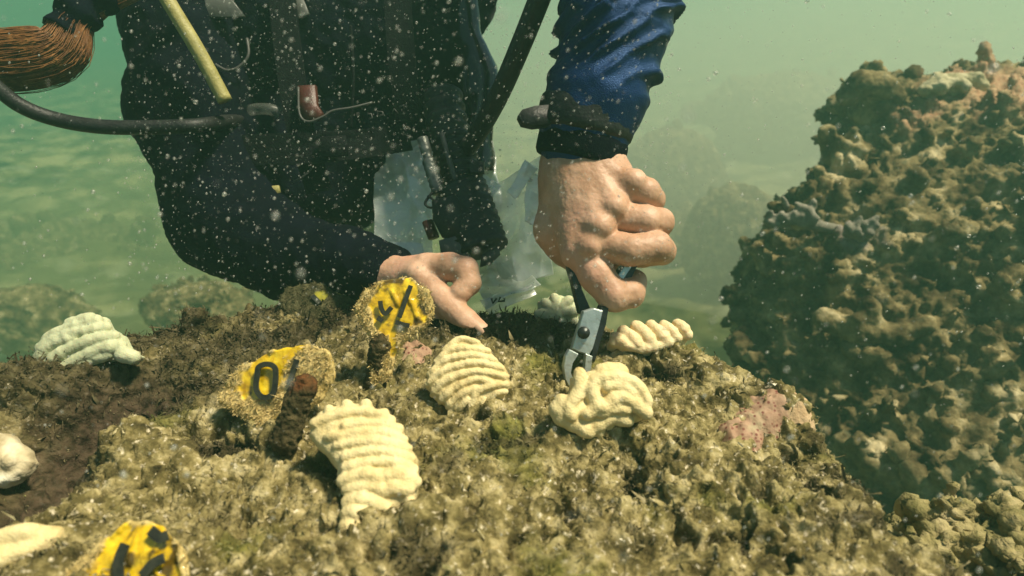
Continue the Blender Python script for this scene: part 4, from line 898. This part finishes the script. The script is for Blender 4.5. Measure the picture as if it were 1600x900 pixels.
# ------------------------------------------------------------------ pliers
PD = .452
pl = thing('pliers', P(905, 600, .445), 'grey steel pliers held in the fist, jaws pinching the wavy coral piece', 'pliers')
def plate(name, pts, d, t, m, tw=0): 
    V, F = extrude([P(a, b, d+ (c[2] if False else 0)) for (a, b), c in zip(pts, [0]*len(pts))], nrm(np.array((.25, -.9, .35))), t); return put(name, V, F, m, parent=pl, smooth=False)
plate('handle', [(884, 406), (893, 408), (901, 430), (908, 455), (920, 482), (915, 494), (904, 490), (898, 466), (892, 440), (886, 420)], .464, .007, M_steeldark)
plate('handle', [(1000, 402), (986, 398), (966, 420), (948, 452), (936, 478), (944, 490), (952, 482), (966, 456), (984, 434)], .462, .007, M_steeldark)
plate('handle_edge', [(990, 410), (980, 408), (962, 434), (944, 470), (938, 484), (944, 484), (962, 452)], .459, .003, M_steel)
plate('joint_block', [(910, 486), (926, 481), (940, 485), (934, 510), (924, 545), (918, 555), (902, 550), (892, 545), (901, 515)], .449, .006, M_steel)
plate('joint_side', [(936, 478), (948, 478), (944, 505), (934, 535), (926, 565), (920, 560), (926, 530)], .451, .008, M_steeldark)
plate('jaw', [(888, 545), (902, 552), (893, 566), (890, 582), (896, 598), (900, 612), (890, 608), (882, 592), (879, 572), (882, 556)], .441, .005, M_steel)
plate('jaw', [(914, 552), (924, 556), (922, 574), (914, 594), (908, 606), (906, 598), (912, 574)], .443, .005, M_steel)
V, F = tube([P(912, 520, .4455), P(912, 520, .4425)], .0042, 20); put('pivot', V, F, M_steeldark, parent=pl)

# ------------------------------------------------------------------ suspended silt specks
ico_v = []; t = (1+5**.5)/2
for a, b in ((-1, t), (1, t), (-1, -t), (1, -t)): ico_v.append((a, b, 0))
for a, b in ((-1, t), (1, t), (-1, -t), (1, -t)): ico_v.append((0, a, b))
for a, b in ((t, -1), (t, 1), (-t, -1), (-t, 1)): ico_v.append((a, 0, b))
ico_v = np.array(ico_v)/math.sqrt(1+t*t)
ico_f = np.array([(0, 11, 5), (0, 5, 1), (0, 1, 7), (0, 7, 10), (0, 10, 11), (1, 5, 9), (5, 11, 4), (11, 10, 2), (10, 7, 6), (7, 1, 8), (3, 9, 4), (3, 4, 2), (3, 2, 6), (3, 6, 8), (3, 8, 9), (4, 9, 5), (2, 4, 11), (6, 2, 10), (8, 6, 7), (9, 8, 1)])
def specks(name, n, dlo, dhi, rmed, label, sig=.5, bias=None):
    cs = []; rs_ = []
    while len(cs) < n:
        px, py = rng.uniform(-60, 1660), rng.uniform(-40, 940)
        if bias is not None and rng.random() > bias(px, py): continue
        d = (dlo**3+(dhi**3-dlo**3)*rng.random())**(1/3) if rng.random() < .4 else rng.uniform(dlo, dhi)
        p = P(px, py, d)
        if p[2] < .012 and p[1] < .62: continue
        cs.append(p); rs_.append(min(rng.lognormal(math.log(rmed), sig), rmed*3.2))
    cs = np.array(cs); rs_ = np.array(rs_); V = cs[:, None, :]+ico_v[None]*rs_[:, None, None]*rng.uniform(.7, 1.15, (n, 12, 1)); F = ico_f[None]+12*np.arange(n)[:, None, None]
    tag(put(name, V.reshape(-1, 3), F.reshape(-1, 3), M_speck), label, 'particles', kind='stuff')
specks('suspended_silt', 8500, .24, .64, .00029, 'pale specks of silt floating in the water in front of the diver', .55, bias=lambda a, b: 1. if (200 < a < 1050 and b < 460) else .22)
specks('near_flakes', 70, .09, .20, .00045, 'a few blurred flakes drifting close to the lens', .4)
specks('drifting_flakes', 300, .20, .60, .0009, 'larger pale flakes drifting in the water', .35, bias=lambda a, b: 1. if (200 < a < 800 and b < 460) else .3)

for o in list(bpy.data.objects):
    if '_w' in o.keys(): del o['_w']
